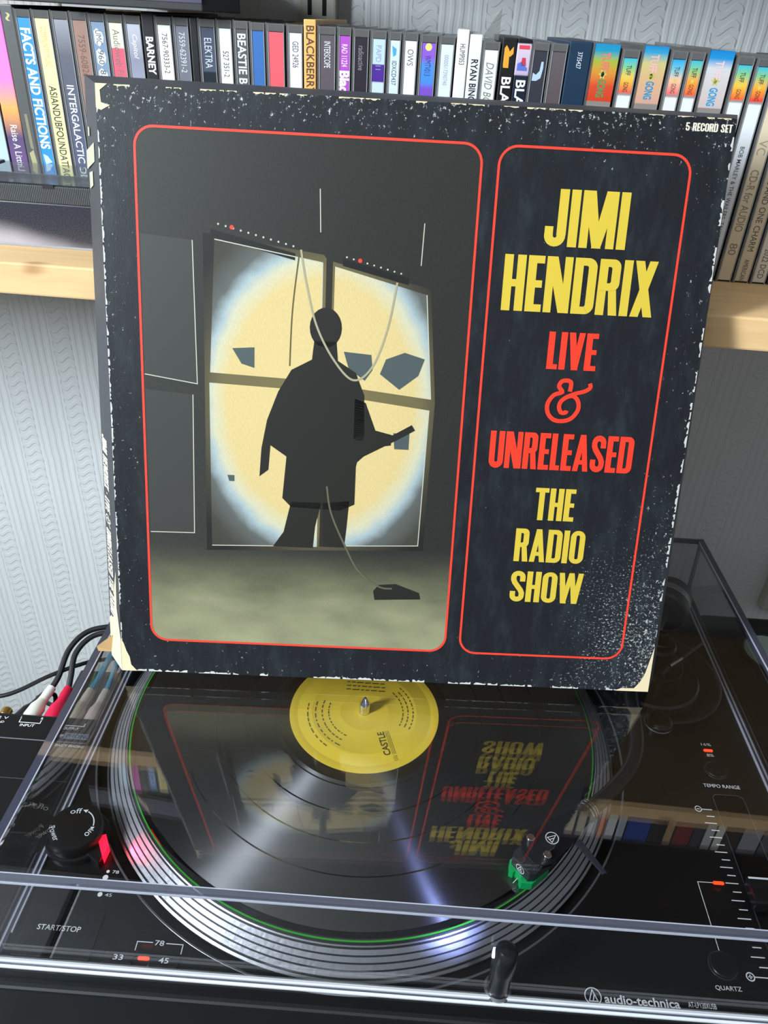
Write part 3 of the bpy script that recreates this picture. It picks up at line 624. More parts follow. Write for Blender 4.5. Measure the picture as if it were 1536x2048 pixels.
for tx, x0, x1, cx in (('33', -114.6, -109.6, -112), ('45', -91.5, -86.5, -89)):
    bt = MB().box(cx-7.5, cx+7.5, -167.6, -160.2, 0.02, 1.0).build('speed_button', mat('black_button', (22, 22, 23), 0.26), RP, bevel=0.4)
    MB().text(tx, lambda x, y, z: (x, y, 1.08), x0, x1, -164.6, -162.0, 0, 0.006).build('lettering', m_print, bt)
deckmark(MB().text('78', D, -96.2, -91.4, -155.8, -153.2, 0, 0.006))
br_ = MB(); br_.stroke([(-105.1, -159), (-105.2, -154.5), (-97.2, -154.5)], 0.45, 0, D); br_.stroke([(-90.4, -154.5), (-81.7, -154.5), (-81.6, -159.2)], 0.45, 0, D)
deckmark(br_, 'bracket_mark')
def led(x0, x1, y, h=1.7): return MB().prism(rrect(x0, y-h/2, x1, y+h/2, h*0.45, 4), 0.0, 0.5).build('red_led', m_red, RP)
led(-102.4, -96.6, -162.6); led(229.6, 235.6, -2.7); led(206.2, 212.4, -98.2)
deckmark(MB().text('16%', D, 229.4, 236.0, 1.4, 3.6)); deckmark(MB().text('8%', D, 230.6, 235.2, -7.6, -5.4))
def roundbtn(cx, cy, r):
    bb = MB().lathe([(r, 0.0), (r, 0.9), (r-0.4, 1.25), (0.01, 1.25)], (cx, cy, 0), 48).build('round_button', m_blk, RP, smooth=True)
    MB().lathe([(r+0.9, 0.02), (r+0.8, 0.35), (r+0.3, 0.35), (r+0.2, 0.02)], (cx, cy, 0), 48).build('button_ring', mat('dark_ring_sheen', (95, 96, 98), 0.25, 0.7), bb, smooth=True)
roundbtn(232.8, -18.6, 6.4); roundbtn(197.0, -143.9, 6.6)
deckmark(MB().text('TEMPO RANGE', D, 220.9, 244.2, -32.4, -29.8, 0, 0.004)); deckmark(MB().text('QUARTZ', D, 189.7, 203.0, -156.6, -154.0, 0, 0.004))
MB().prism(rrect(224.2, -152, 243.6, -37.6, 3.5), 0.03, 0.06).build('slider_slot', m_gloss, RP)
MB().stroke(rrect(224.2, -152, 243.6, -37.6, 3.5), 0.5, 0.10, W3, True).build('slot_rim', mat('slot_rim_sheen', (70, 71, 73), 0.3), RP)
MB().box(222.4, 247.5, -114.5, -98.4, 1.5, 9.5).build('tempo_slider', m_blk, RP, bevel=1.2)
MB().box(222.8, 247.2, -100.0, -98.9, 9.52, 9.6).build('slider_line', m_print, RP)
ty = -49.4
for k in range(21):
    y = -49.4-4.83*k if k <= 10 else -97.7-5.09*(k-10)
    x0 = 216.0 if k in (0, 20) or k % 2 == 1 else 213.5
    if k == 20: x0 = 212.0
    deckmark(MB().box(x0, 220.8, y-0.28, y+0.28, 0.05, 0.12), 'tempo_tick')
mk = MB(); mk.stroke(arc(212.3, -49.3, 1.9, 0, 360, 24)[:-1], 0.5, 0, D, True); mk.stroke([(214.2, -49.4), (216, -49.4)], 0.55, 0, D); mk.stroke([(211.4, -49.3), (213.2, -49.3)], 0.5, 0, D)
deckmark(mk, 'minus_mark')
mk = MB(); mk.stroke(arc(209.7, -148.6, 2.0, 0, 360, 24)[:-1], 0.6, 0, D, True); mk.stroke([(208.6, -148.6), (210.8, -148.6)], 0.6, 0, D); mk.stroke([(209.7, -149.7), (209.7, -147.5)], 0.6, 0, D)
deckmark(mk, 'plus_mark')
mk = MB(); mk.stroke([(206.0, -98.2), (197.5, -98.2), (197.5, -136.4)], 0.4, 0, D)
deckmark(mk, 'bracket_mark')
def atlogo(F, cx, cy, r, wd, parent, m=None):
    mb = MB(); FF = lambda x, y, z: F(cx+x, cy+y, z)
    mb.stroke(arc(0, 0, r, 0, 360, 36)[:-1], wd, 0, FF, True)
    mb.stroke([(-r*.52, -r*.52), (0, r*.78), (r*.52, -r*.52)], wd, 0, FF); mb.stroke([(-r*.6, -r*.55), (r*.6, -r*.55)], wd, 0, FF); mb.stroke([(-.06*r, -r*.5), (.18*r, r*.2)], wd, 0, FF)
    return mb.build('emblem', m or m_print, parent)
atlogo(D, 126.3, -163.9, 4.0, 0.5, RP)
deckmark(MB().text('audio-technica', D, 131.8, 169.2, -166.6, -162.4, 0, 0.02)); deckmark(MB().text('AT-LP120XUSB', D, 173.4, 187.4, -165.6, -163.0))

# pop-up target light
tg = MB().lathe([(6.6, 0), (6.6, 1.5), (5.7, 2.0), (5.4, 9), (5.5, 20), (5.9, 22), (6.0, 31), (5.4, 36.5), (3.6, 38.6), (0.01, 39.2)], (78.5, -164.3, 0), 40).build('target_light', mat('dark_satin_lamp', (30, 32, 35), 0.28, 0.3), RP, smooth=True)
MB().lathe([(6.9, 0), (6.9, 2.2), (5.6, 2.6)], (78.5, -164.3, 0), 40).build('lamp_collar', mat('dark_chrome', (150, 150, 155), 0.2, 1.0), tg, smooth=True)
ldir = Vector((-0.93, 0.18, 0.05)).normalized()
MB().lathe([(2.4, 0), (2.2, 0.9), (0.01, 1.2)], tuple(Vector((78.5, -164.3, 32.2))+ldir*5.3), 20, axis=tuple(ldir)).build('lamp_lens', mat('lamp_lens_glow', (235, 240, 255), 0.2, emit=(205, 220, 255), es=30), tg, smooth=True)
tl = bpy.data.lights.new('target_lamp', 'SPOT'); tl.energy = 0.26; tl.color = (0.34, 0.42, 1.0); tl.spot_size = math.radians(78); tl.spot_blend = 0.8; tl.shadow_soft_size = 0.0015
to = bpy.data.objects.new('target_lamp', tl); col.objects.link(to); to.parent = RP
to.location = (Vector((78.5, -164.3, 32.2))+ldir*7.4-Vector((45, 0, -96)))*MM
to.rotation_euler = Vector((-0.5, 0.85, -0.55)).to_track_quat('-Z', 'Y').to_euler()

# tonearm
TAX, TAY = 212.0, 64.0
MB().lathe([(48, 0), (48, 3.0), (46.5, 4.2), (44, 4.4), (0.01, 4.4)], (TAX, TAY, 0), 80).build('arm_base', mat('arm_base_black', (15, 15, 16), 0.34), RP, smooth=True)
MB().lathe([(34, 4.4), (34, 10), (32.5, 11.5), (20, 11.8), (20, 22), (18.5, 23), (0.01, 23)], (TAX-6, TAY-8, 0), 64).build('height_ring', m_blk, RP, smooth=True)
kn = MB()
for k in range(44):
    a = 2*PI*k/44; kn.box(TAX-6+34*math.cos(a)-.5, TAX-6+34*math.cos(a)+.5, TAY-8+34*math.sin(a)-.5, TAY-8+34*math.sin(a)+.5, 5, 9.6)
kn.build('ring_knurl', mat('knurl_grey', (52, 53, 55), 0.3), RP, kind='stuff')
MB().lathe([(13, 22), (13, 40), (11.5, 42), (0.01, 42.4)], (TAX-8, TAY-8, 0), 48).build('gimbal', m_blk, RP, smooth=True)
MB().lathe([(9.5, 42.4), (9.5, 45), (8, 46)], (TAX-8, TAY-8, 0), 40, cap=True).build('gimbal_cap', m_gloss, RP, smooth=True)
tube = smoothpath([(202, 62, 38), (192, 42, 38), (180, 22, 37.5), (174.6, 8, 37), (172.4, -16, 36), (169.5, -34, 34.5), (163, -48.5, 33), (153, -60.5, 31.5), (143, -70, 30), (133, -78, 28.6)], 6)
MB().tube(tube, 4.6, 16).build('arm_tube', mat('satin_arm_tube', (30, 31, 35), 0.28, 0.3), RP, smooth=True)
MB().tube([(204, 66, 38), (222, 103, 40)], 4.2, 14).build('rear_shaft', m_blk, RP, smooth=True)
cwd = Vector((0.44, 0.90, 0.0)).normalized()
cwm = MB().lathe([(8, -2), (15.5, -1), (17, 1), (17, 9), (16.6, 9.3)], tuple(Vector((217, 92, 40))), 56, axis=tuple(cwd)).lathe([(16.8, 15.5), (16.5, 24), (14, 26), (0.01, 26)], tuple(Vector((217, 92, 40))), 56, axis=tuple(cwd)).build('counterweight', m_blk, RP, smooth=True)
MB().lathe([(16.6, 9.2), (16.9, 9.6), (16.9, 15.2), (16.8, 15.6)], tuple(Vector((217, 92, 40))), 56, axis=tuple(cwd)).build('scale_ring', mat('silver_scale_ring', (160, 160, 162), 0.3, 0.8), cwm, smooth=True)
MB().tube([(204, 29.5, 44), (214.6, 38, 44)], 1.5, 10).build('cue_lever', m_chrome, RP, smooth=True)
MB().tube([(214.6, 38, 44), (233.6, 55, 44)], 1.1, 10).build('cue_rod', mat('grey_rod', (88, 88, 90), 0.3, 0.5), RP, smooth=True)
MB().tube([(198.5, 24.5, 20), (198.5, 24.5, 42), (203, 28.5, 44)], 2.0, 10).build('cue_post', m_blk, RP, smooth=True)
MB().lathe([(9, 4), (9, 12), (7.5, 13.5), (5, 14), (0.01, 14)], (200, 10, 0), 40).build('anti_skate_dial', m_gloss, RP, smooth=True)
MB().lathe([(9.3, 9), (9.5, 9.6), (9.2, 10.2)], (200, 10, 0), 40).build('dial_ring', mat('dial_ring_sheen', (150, 150, 152), 0.2, 0.9), RP, smooth=True)
MB().lathe([(5, 0), (5, 22), (4, 23)], (178, 16, 0), 24, cap=True).build('arm_rest', m_blk, RP, smooth=True)
MB().prism([(173, 29), (185, 29), (185, 33.5), (183, 33.5), (181, 31), (177, 31), (175, 33.5), (173, 33.5)], 13, 19, lambda x, y, z: (x, z, y-7)).build('rest_clip', m_blk, RP)
# headshell and cartridge: local axis along the arm, from collar to tip
hd = Vector((95.6, -109.0, 0))-Vector((131, -79.5, 0)); hd.normalize(); hp = Vector((-hd.y, hd.x, 0))   # hp: to the right when facing the tip
H0 = Vector((131, -79.5, 27.5))
def HS(l, wd, z): return H0+hd*l-hp*wd+Vector((0, 0, z-l*0.03))
cl = MB(); cl.tube([HS(-6, 0, 0), HS(-1, 0, 0)], 6.0, 24); cl.build('collar', m_blk, RP, smooth=True)
for l in (-5.2, -3.6, -1.4): MB().tube([HS(l-.35, 0, 0), HS(l+.35, 0, 0)], 6.25, 28).build('collar_ring', m_chrome, RP, smooth=True)
hs = MB().prism([(-1, -5), (6, -5.6), (24, -9.5), (38, -10.2), (43, -8.5), (45.5, -4), (46.2, 0), (45.5, 4), (43, 8.5), (38, 10.2), (24, 9.5), (6, 5.6), (-1, 5)], -1.5, 1.5, HS).build('headshell', mat('headshell_black', (24, 24, 28), 0.25), RP, bevel=0.6)
MB().prism([(14, -9), (18, -9), (20, -30), (17.5, -31)], -0.7, 0.7, HS).build('finger_lift', mat('lift_grey', (52, 52, 62), 0.25), hs, bevel=0.3)
for wd in (-6.2, 6.2):
    c = HS(38, wd, 1.5)
    MB().lathe([(2.3, 0), (2.3, 3.0), (2.0, 3.4), (0.01, 3.4)], tuple(c), 24).build('mounting_screw', mat('nickel_screw', (226, 222, 212), 0.2, 1.0), hs, smooth=True)
    MB().prism(rrect(-5.0, -1.7, 1.5, 1.7, 1.6, 5), 0, 0.1, lambda x, y, z, c=c: tuple(c+hd*x-hp*y+Vector((0, 0, z+0.06)))).build('slot', m_gloss, hs)
LF = lambda x, y, z: tuple(HS(28.5, 0, 1.62)+hd*(-y)*1.0+hp*(-x)*-1.0)
atlogo(lambda x, y, z: tuple(HS(27-y, -x, 1.62)), 0, 0, 3.5, 0.42, hs)
ct = MB().prism([(30, -8.2), (47.5, -8.2), (50.5, -6.2), (50.5, 6.2), (47.5, 8.2), (30, 8.2)], -9.0, -1.6, HS).build('cartridge', mat('cartridge_grey', (48, 50, 54), 0.3), hs, bevel=0.5)
atlogo(lambda x, y, z: tuple(HS(50.6, -x, -5.2+y)), 0, 0, 2.7, 0.4, ct)
st = MB().prism([(36, -8.6), (49, -8.6), (53.5, -4.4), (52.6, -2.2), (51.0, -2.0), (51.0, 2.0), (52.6, 2.2), (53.5, 4.4), (49, 8.6), (36, 8.6)], -15.2, -9.0, HS).build('stylus_holder', mat('green_stylus_body', (0, 176, 92), 0.35), ct, bevel=0.5)
MB().tube([HS(50, 0, -13.2), HS(54.5, 0, -15.4)], 0.35, 8).build('cantilever', m_chrome, st)

# dust cover (hinged part of the record player)
CXL, CXR, CYF, CYB, CH, CT = -173.0, 265.0, -169.3, 162.3, 65.0, 5.6
m_acr = clear('clear_acrylic', 0.095, (247, 247, 248), 0.0)
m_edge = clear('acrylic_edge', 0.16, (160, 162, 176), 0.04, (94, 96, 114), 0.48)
m_rim = mat('rim_glint_paint', (212, 214, 216), 0.22, 0.0, 0.8)  # pale colour stands in for light caught by the front edge
m_line = mat('edge_glint_paint', (176, 178, 190), 0.2, 0.0, 0.8)  # bright lines of refracted light, painted along the cover edges
th = 3.0; CTF = 2.6
ZT = lambda y: 67.5-0.0192*(y+9)        # the top dips gently towards the hinge
FT = lambda x, y, z: (x, y, z-CH+ZT(y))
cv = MB()
cv.box(CXL+CT, CXR-CT, CYF+CTF, CYB-CT, CH-th, CH, FT)
def slab(A, B, C, Dd, inn):
    P = [Vector(A), Vector(B), Vector(C), Vector(Dd)]; Q = [p+Vector(inn)*th for p in P]
    cv.tri(P+Q, [(0, 1, 2, 3), (7, 6, 5, 4), (0, 4, 5, 1), (1, 5, 6, 2), (2, 6, 7, 3), (3, 7, 4, 0)])
zf, zk = ZT(CYF+CTF)-th-0.05, ZT(CYB-CT)-th-0.05
k_ = CT*0.95
slab((CXL, CYF, 0.15), (CXR, CYF, 0.15), (CXR-k_, CYF+CTF, zf), (CXL+k_, CYF+CTF, zf), (0, 1, 0))
slab((CXL, CYB, 0.15), (CXR, CYB, 0.15), (CXR-k_, CYB-k_, zk), (CXL+k_, CYB-k_, zk), (0, -1, 0))
slab((CXL, CYF+4, 0.15), (CXL, CYB-4, 0.15), (CXL+k_, CYB-k_-4, zk), (CXL+k_, CYF+k_+4, zf-0.1), (1, 0, 0))
slab((CXR, CYF+4, 0.15), (CXR, CYB-4, 0.15), (CXR-k_, CYB-k_-4, zk), (CXR-k_, CYF+k_+4, zf-0.1), (-1, 0, 0))
DC = cv.build('dust_cover', m_acr, RP)
x0, x1, y0, y1 = CXL+CT-0.3, CXR-CT+0.3, CYF+CTF-0.3, CYB-CT+0.3
def strip(nm, m, *bxs, bevel=0):
    mb = MB()
    for q in bxs: mb.box(*q, FT if q[5] > 30 else None)
    return mb.build(nm, m, DC, bevel=bevel)
# top edges: dark band of the thickness seen end-on with a pale line painted as refracted light
strip('cover_edge', m_edge, (x0, x0+4.2, y0, y1, CH-4.2, CH+0.12)); strip('edge_glint', m_line, (x0+4.3, x0+4.95, y0+4, y1-4, CH-0.6, CH+0.14))
strip('cover_edge', m_edge, (x1-4.2, x1, y0, y1, CH-4.2, CH+0.12)); strip('edge_glint', m_line, (x1-4.95, x1-4.3, y0+4, y1-4, CH-0.6, CH+0.14))
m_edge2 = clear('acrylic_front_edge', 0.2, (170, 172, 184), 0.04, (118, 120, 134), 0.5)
strip('cover_edge', m_edge2, (x0+4.3, x1-4.3, y0, y0+2.6, CH-3.4, CH+0.10)); strip('edge_glint', m_line, (x0+4.3, x1-4.3, y0+2.7, y0+3.2, CH-0.6, CH+0.14)); strip('edge_glint', m_line, (x0+4.3, x1-4.3, y0-0.35, y0-0.05, CH-3.6, CH-2.2))
strip('cover_edge', m_edge, (x0+4.3, x1-4.3, y1-2.6, y1, CH-3.4, CH+0.10)); strip('edge_glint', m_line, (x0+4.3, x1-4.3, y1-0.6, y1, CH+0.12, CH+0.3))
# bottom rim: pale strips paint in the light caught by the acrylic
for xa, sg in ((CXL, 1), (CXR, -1)):
    q = lambda a, b: (min(xa+sg*a, xa+sg*b), max(xa+sg*a, xa+sg*b))
    strip('rim_glint', m_line, (*q(-0.2, 0.9), CYF+1, CYB-1, 0.1, 1.5)); strip('cover_edge', m_edge, (*q(1.0, 2.6), CYF+4, CYB-4, 0.1, 1.2)); strip('rim_glint', m_line, (*q(2.7, 3.6), CYF+14, CYB-4, 0.1, 1.5))
strip('front_rim_glint', m_rim, (CXL-4, CXR+4, CYF-0.3, CYF+1.4, 0.12, 2.4), bevel=0.4)
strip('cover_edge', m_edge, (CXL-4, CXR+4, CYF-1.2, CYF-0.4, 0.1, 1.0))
strip('front_rim_glint', m_rim, (CXL-4, CXR+4, CYF-2.7, CYF-1.3, -0.6, 1.2), bevel=0.4)
strip('rim_glint', m_line, (CXL, CXR, CYB-0.8, CYB+0.2, 0.1, 1.8))
# corners
for (xa, xb, ya, yb) in ((CXL, x0, CYF, y0), (CXR, x1, CYF, y0), (CXL, x0, CYB, y1), (CXR, x1, CYB, y1)):
    sx_, sy_ = (1 if xa < 0 else -1), (1 if ya < 0 else -1)
    MB().tube([(xa+sx_*1.4, ya+sy_*1.4, 0.2), (xb+sx_*1.8, yb+sy_*1.8, ZT(yb)-2)], 1.6, 10).build('corner_edge', clear('acrylic_corner_%d_%d' % (xa, ya), 0.12, (200, 202, 212), 0.05, (150, 152, 168), 0.4), DC, smooth=True)
for hx in (-95, 190):
    MB().box(hx-17, hx+17, CYB+0.3, CYB+16, -30, 14).build('hinge', m_blk, RP, bevel=2)

# ------------------------------------------------------------------ record on the platter
VR = empty('vinyl_record', (0, 0, 9.3), 0, 'black vinyl record with yellow centre label on the platter', 'record')
m_vin, nt, b = newmat('grooved_vinyl', 0.30, 1.0)
b.inputs['Base Color'].default_value = lin((11, 11, 12)); b.inputs['IOR'].default_value = 1.95
vec, x, y, z = uvxy(nt, 'Object')
rad = ((x*x+y*y).op('SQRT'))*1000.0
n1 = noise(nt, vec, 1, 0, 0)      # placeholder input for ring noise
cmb = nt.nodes.new('ShaderNodeCombineXYZ'); nt.links.new(rad.k, cmb.inputs[0])
rn = noise(nt, cmb.outputs[0], 1.3, 3, 0.7)
gap = None
for g in (60.5, 78.5, 97.0, 117.5):
    q = (rad-g).op('ABSOLUTE').step(0.25, 0.55)
    gap = q if gap is None else gap*q
land = (rad.step(57.0, 57.6))*(rad.step(147.4, 147.0))*gap
tn = nt.nodes.new('ShaderNodeTangent'); tn.direction_type = 'RADIAL'; tn.axis = 'Z'
nt.links.new(tn.outputs[0], b.inputs['Tangent'])
nt.links.new((land*1.0).k, b.inputs['Anisotropic'])
nt.links.new((land*(rn*0.36+0.16)+0.06).k, b.inputs['Roughness'])
b.inputs['Anisotropic Rotation'].default_value = 0.25
MB().lathe([(149.2, 9.35), (150.6, 9.6), (150.9, 10.1), (150.5, 10.7), (148, 11.0), (56.5, 11.0), (52, 10.9), (3.7, 10.9)], n=192).build('disc', m_vin, VR, smooth=True)
m_lab = mat('yellow_label_paper', (250, 216, 60), 0.55)
LB = MB().lathe([(50.0, 10.9), (50.0, 11.12), (45.6, 11.14), (45.2, 11.05), (44.4, 11.05), (44, 11.14), (36, 11.14), (35.6, 11.22), (35.0, 11.22), (34.6, 11.14), (16.6, 11.14), (16.2, 11.2), (15.8, 11.14), (3.7, 11.14)], n=128).build('label', m_lab, VR, smooth=True)
m_ink = mat('grey_label_ink', (112, 98, 40), 0.6)
FL = rotF(0, 0, 0, 11.24)
cs = rotF(15.5, -25.5, math.radians(108), 11.26)
MB().text('CASTLE', cs, -9.5, 9.5, -1.2, 3.4, 0, 0.02).build('lettering', mat('dark_label_ink', (70, 62, 36), 0.6), LB)
lm = MB()
for k in range(4): lm.stroke([(-13.2+k*1.1-1.2, -4.6), (-13.2+k*1.1-1.2, -1.8)], 0.35, 0, cs)
for q in range(3): lm.stroke([(-9.5, -2.2-q*1.0), (9.5, -2.2-q*1.0)], 0.3, 0, cs)
lm.build('printed_rule', m_ink, LB)
random.seed(3)
def lines(r0, a0, a1, rows, step):
    lm = MB()
    for q in range(rows):
        r = r0+q*step; a = a0+random.random()*8
        while a < a1:
            d_ = 2+random.random()*5; lm.stroke(arc(0, 0, r, a, a+d_, 4), 0.85, 0, FL); a += d_+1.2+random.random()*2
    lm.build('printed_line', m_ink, LB, kind='stuff')
lines(24, 165, 245, 3, 4.4); lines(38, 168, 232, 1, 4); lines(26, -25, 42, 3, 3.4)
lm = MB()
for q in range(4):
    xx_ = -14
    while xx_ < 12:
        d_ = 1.5+random.random()*4; lm.stroke([(xx_, 19+q*3.4), (min(xx_+d_, 13), 19.3+q*3.4)], 1.0, 0, FL); xx_ += d_+1
lm.build('printed_line', m_ink, LB, kind='stuff')
e = empty('slipmat', (0, 0, 9.2), 0, 'thin green-edged mat under the black record', 'slipmat')
MB().lathe([(150.0, 9.22), (151.6, 9.22), (151.6, 10.0), (150.95, 10.05)], n=192).build('mat_rim', mat('green_mat_rim', (60, 176, 52), 0.5), e)

# ------------------------------------------------------------------ boxed set leaning against the shelf
by_, bl_ = math.radians(2.37), math.radians(17.66)
EX = Vector((math.cos(by_), math.sin(by_), 0)); BK_ = Vector((-math.sin(by_), math.cos(by_), 0))
EZ = math.cos(bl_)*Vector((0, 0, 1))+math.sin(bl_)*BK_; EN = EX.cross(EZ)
BL = Vector((-141.97, -39.08, 74.40)); K = 0.9722; BW, BH = 320.0, 318.9
def B(u, v, w_): return BL+EX*(u*K)+EZ*(v*K)+EN*w_
BX = empty('record_box_set', tuple(B(BW/2, 0, -22)), 0, 'large worn black record box set standing on the dust cover', 'record box')
m_cov, nt, b = newmat('scuffed_black_cover', 0.42, 0.45)
vec, x, y, z = uvxy(nt, 'UV')
ed = (x.op('MINIMUM', (x*-1)+3.2)).op('MINIMUM', y.op('MINIMUM', (y*-1)+3.189))
near = ed.step(0.42, 0.0)
topw = y.step(2.85, 3.19); brw = (x.step(2.5, 3.15))*(y.step(1.5, 0.1))
mask = near*0.06+topw*0.045+brw*0.075
patchy = noise(nt, vec, 2.2, 3, 0.6)
sp = noise(nt, vec, 42, 4, 0.75, (1.0, 0.75, 1)); fl = noise(nt, vec, 16, 3, 0.7, (1.2, 0.6, 1))
spk = (sp+mask+patchy*0.10).step(0.735, 0.80)*(fl+mask*1.2).step(0.38, 0.62)
sp2 = noise(nt, vec, 85, 3, 0.7, (0.8, 1.0, 1)); brw2 = (x.step(2.25, 2.9))*(y.step(1.35, 0.7))
spk = (spk + (sp2+brw2*0.16+(patchy-0.5)*0.22).step(0.74, 0.82)*0.8).op('MINIMUM', 1.0)
hz = noise(nt, vec, 6, 5, 0.7, (1.5, 0.5, 1)).step(0.42, 0.85)*0.30
tex = noise(nt, vec, 60, 2, 0.5, (2.5, 0.7, 1))
c1 = mixc(nt, hz+tex*0.12+brw*0.10, lin((11, 13, 17)), lin((70, 78, 86)))
nt.links.new(mixc(nt, spk*0.85, c1, lin((205, 205, 198))), b.inputs['Base Color'])
bump(nt, b, tex, 0.10, 0.0004)
m_side = mat('scuffed_box_side', (64, 65, 68), 0.55)
cb = MB()
dl, dt, dr = 13.4, (8.3, 6.6), 10.4
f0 = [B(0, 0, 0), B(BW, 0, 0), B(BW, BH, 0), B(0, BH, 0)]
f1 = [B(-dl, 0.1, -20), B(BW+dr, 0.1, -20), B(BW+dr-2, BH+dt[1], -20), B(-dl+1, BH+dt[0], -20)]
f2 = [p-EN*2.0 for p in f1]
P = f0+f1+f2
cb.tri(P, [(0, 4, 5, 1), (1, 5, 6, 2), (2, 6, 7, 3), (3, 7, 4, 0), (4, 8, 9, 5), (5, 9, 10, 6), (6, 10, 11, 7), (7, 11, 8, 4), (8, 11, 10, 9)])
cb.build('box_body', m_side, BX)
cb = MB(); NX = 8
g = [(0, 0), (BW, 0), (BW, BH), (0, BH)]
cb.flat(g, 0.0, B); cb.build('front_cover', m_cov, BX)
m_redp = mat('red_cover_ink', (240, 62, 42), 0.45); m_yel = mat('yellow_cover_ink', (212, 182, 58), 0.45)
m_vred = mat('scarlet_cover_ink', (246, 56, 32), 0.45)
F1 = (18.4, 21.2, 193.6, 300.9); F2 = (202.4, 21.0, 300.2, 300.9)
MB().stroke(rrect(*F1, 9.5), 1.25, 0.16, B, True).build('red_frame', m_redp, BX)
MB().stroke(rrect(*F2, 9.5), 1.25, 0.16, B, True).build('red_frame', m_redp, BX)
def title(tx, u0, u1, v0, v1, m):
    vs, fs = heavy(tx); MB().fit(vs, fs, B, u0, u1, v0, v1, 0.16).build('lettering', m, BX)
title('JIMI', 228.8, 271.6, 254.0, 282.0, m_yel); title('HENDRIX', 209.6, 290.4, 220.8, 249.2, m_yel)
title('LIVE', 237.0, 263.8, 191.2, 211.0, m_vred); title('&', 238.6, 263.6, 162.0, 186.6, m_vred); title('UNRELEASED', 210.2, 290.8, 135.2, 156.2, m_vred)
title('THE', 238.6, 261.6, 105.8, 124.8, m_yel); title('RADIO', 229.6, 270.0, 80.5, 100.4, m_yel); title('SHOW', 229.4, 271.8, 55.4, 74.6, m_yel)
title('5 RECORD SET', 294.6, 318.2, 312.2, 316.0, mat('cream_cover_ink', (232, 222, 200), 0.5))
# picture panel: a spotlit stage, kept plain and generic
m_pic, nt, b = newmat('stage_picture_print', 0.4, 0.45)
vec, x, y, z = uvxy(nt, 'UV')
gr = noise(nt, vec, 70, 3, 0.6, (2.2, 0.6, 1))
fl_ = y.step(0.86, 0.45); blob = noise(nt, vec, 3.2, 2, 0.5, (0.9, 2.0, 1))
wallc = mixc(nt, gr*0.5+x.step(1.6, 0.1)*0.28, lin((26, 26, 22)), lin((64, 64, 58)))
shine = (((x-1.02)*1.25).op('MULTIPLY', (x-1.02)*1.25)).op('MULTIPLY', -1.0)
flc = mixc(nt, (blob*0.75+gr*0.25+y.step(0.75, 0.2)*0.35).op('MINIMUM', 1.0), lin((34, 34, 28)), lin((150, 148, 112)))
nt.links.new(mixc(nt, fl_, wallc, flc), b.inputs['Base Color'])
MB().flat(rrect(F1[0]+.6, F1[1]+.6, F1[2]-.6, F1[3]-.6, 9), 0.06, B).build('cover_picture', m_pic, BX)
m_spot, nt, b = newmat('spotlit_panel_print', 0.4, 0.45)
vec, x, y, z = uvxy(nt, 'UV')
dx, dy = (x-1.15)*1.20, (y-1.655)*0.93
rr = (dx*dx+dy*dy).op('SQRT') + noise(nt, vec, 9, 2, 0.5)*0.05
gr = noise(nt, vec, 75, 3, 0.6, (2.0, 0.6, 1))
cc = ramp(nt, rr/1.1, [(0, (228, 204, 140)), (.58, (224, 198, 134)), (.66, (212, 206, 172)), (.71, (168, 184, 186)), (.77, (92, 96, 94)), (.88, (56, 56, 50)), (1, (44, 44, 40))])
nt.links.new(mixc(nt, gr*0.35, cc, lin((90, 84, 60))), b.inputs['Base Color'])
for q in ([(58, 249), (114.5, 240), (114.8, 178.5), (55, 180.5)], [(121, 238.5), (170, 226.5), (175.5, 171.5), (121, 177)], [(54.5, 175), (114.8, 173), (114.8, 84), (55, 82)], [(121.5, 171.5), (175, 165.5), (173.5, 87), (121.5, 84.5)]):
    MB().flat(q, 0.12, B).build('picture_panel', m_spot, BX)
m_fr, nt, b = newmat('panel_frame_print', 0.45, 0.4)
vec, x, y, z = uvxy(nt, 'UV'); dx, dy = (x-1.15)*1.20, (y-1.655)*0.93
nt.links.new(ramp(nt, (dx*dx+dy*dy).op('SQRT')/1.1, [(0, (116, 104, 66)), (.6, (104, 94, 62)), (.75, (60, 56, 44)), (.9, (30, 30, 26))]), b.inputs['Base Color'])
MB().flat([(52, 252), (115, 244), (117, 241.5), (172, 229.5), (178, 170), (176.5, 84), (52, 79)], 0.09, B).build('picture_frame', m_fr, BX)
MB().flat([(116.4, 242), (119.8, 241), (120.2, 84), (116.6, 84)], 0.11, B).build('picture_gap', mat('picture_gap_print', (38, 35, 26), 0.45), BX)
m_dcab = mat('dim_panel_print', (54, 55, 50), 0.45)
for q in ([(19.6, 250), (46.5, 248), (48, 174), (19.6, 178)], [(19.6, 170), (45.5, 168), (45, 89), (19.8, 88)]): MB().flat(q, 0.10, B).build('picture_panel', m_dcab, BX)
pl = MB()
for q in ([(46.5, 248), (48, 174), (19.6, 178)], [(45.5, 168), (45, 89), (20, 88.6)], [(114.5, 240), (114.8, 179), (115, 84), (55, 82)], [(170, 226.5), (175.5, 171.5)], [(175, 165.5), (173.5, 87), (121.5, 84.5)], [(58, 249), (114.5, 240)], [(113, 255), (112.2, 276)], [(166, 241), (166.6, 262)]):
    pl.stroke(q, 0.5, 0.15, B)
pl.build('panel_highlight', mat('pale_picture_line', (186, 184, 164), 0.5), BX)
for q in ([(56, 254), (100, 244), (100, 240.5), (56, 250.5)], [(125, 242.5), (160, 234.5), (160, 231), (125, 239)]):
    MB().flat(q, 0.14, B).build('picture_strip', mat('picture_black', (18, 18, 16), 0.45), BX)
dm = MB()
for k in range(11): dm.flat(arc(60+k*3.9, 256.5-k*0.9, 0.55, 0, 360, 8)[:-1], 0.17, B)
for k in range(9): dm.flat(arc(127+k*3.6, 243.4-k*0.85, 0.5, 0, 360, 8)[:-1], 0.17, B)
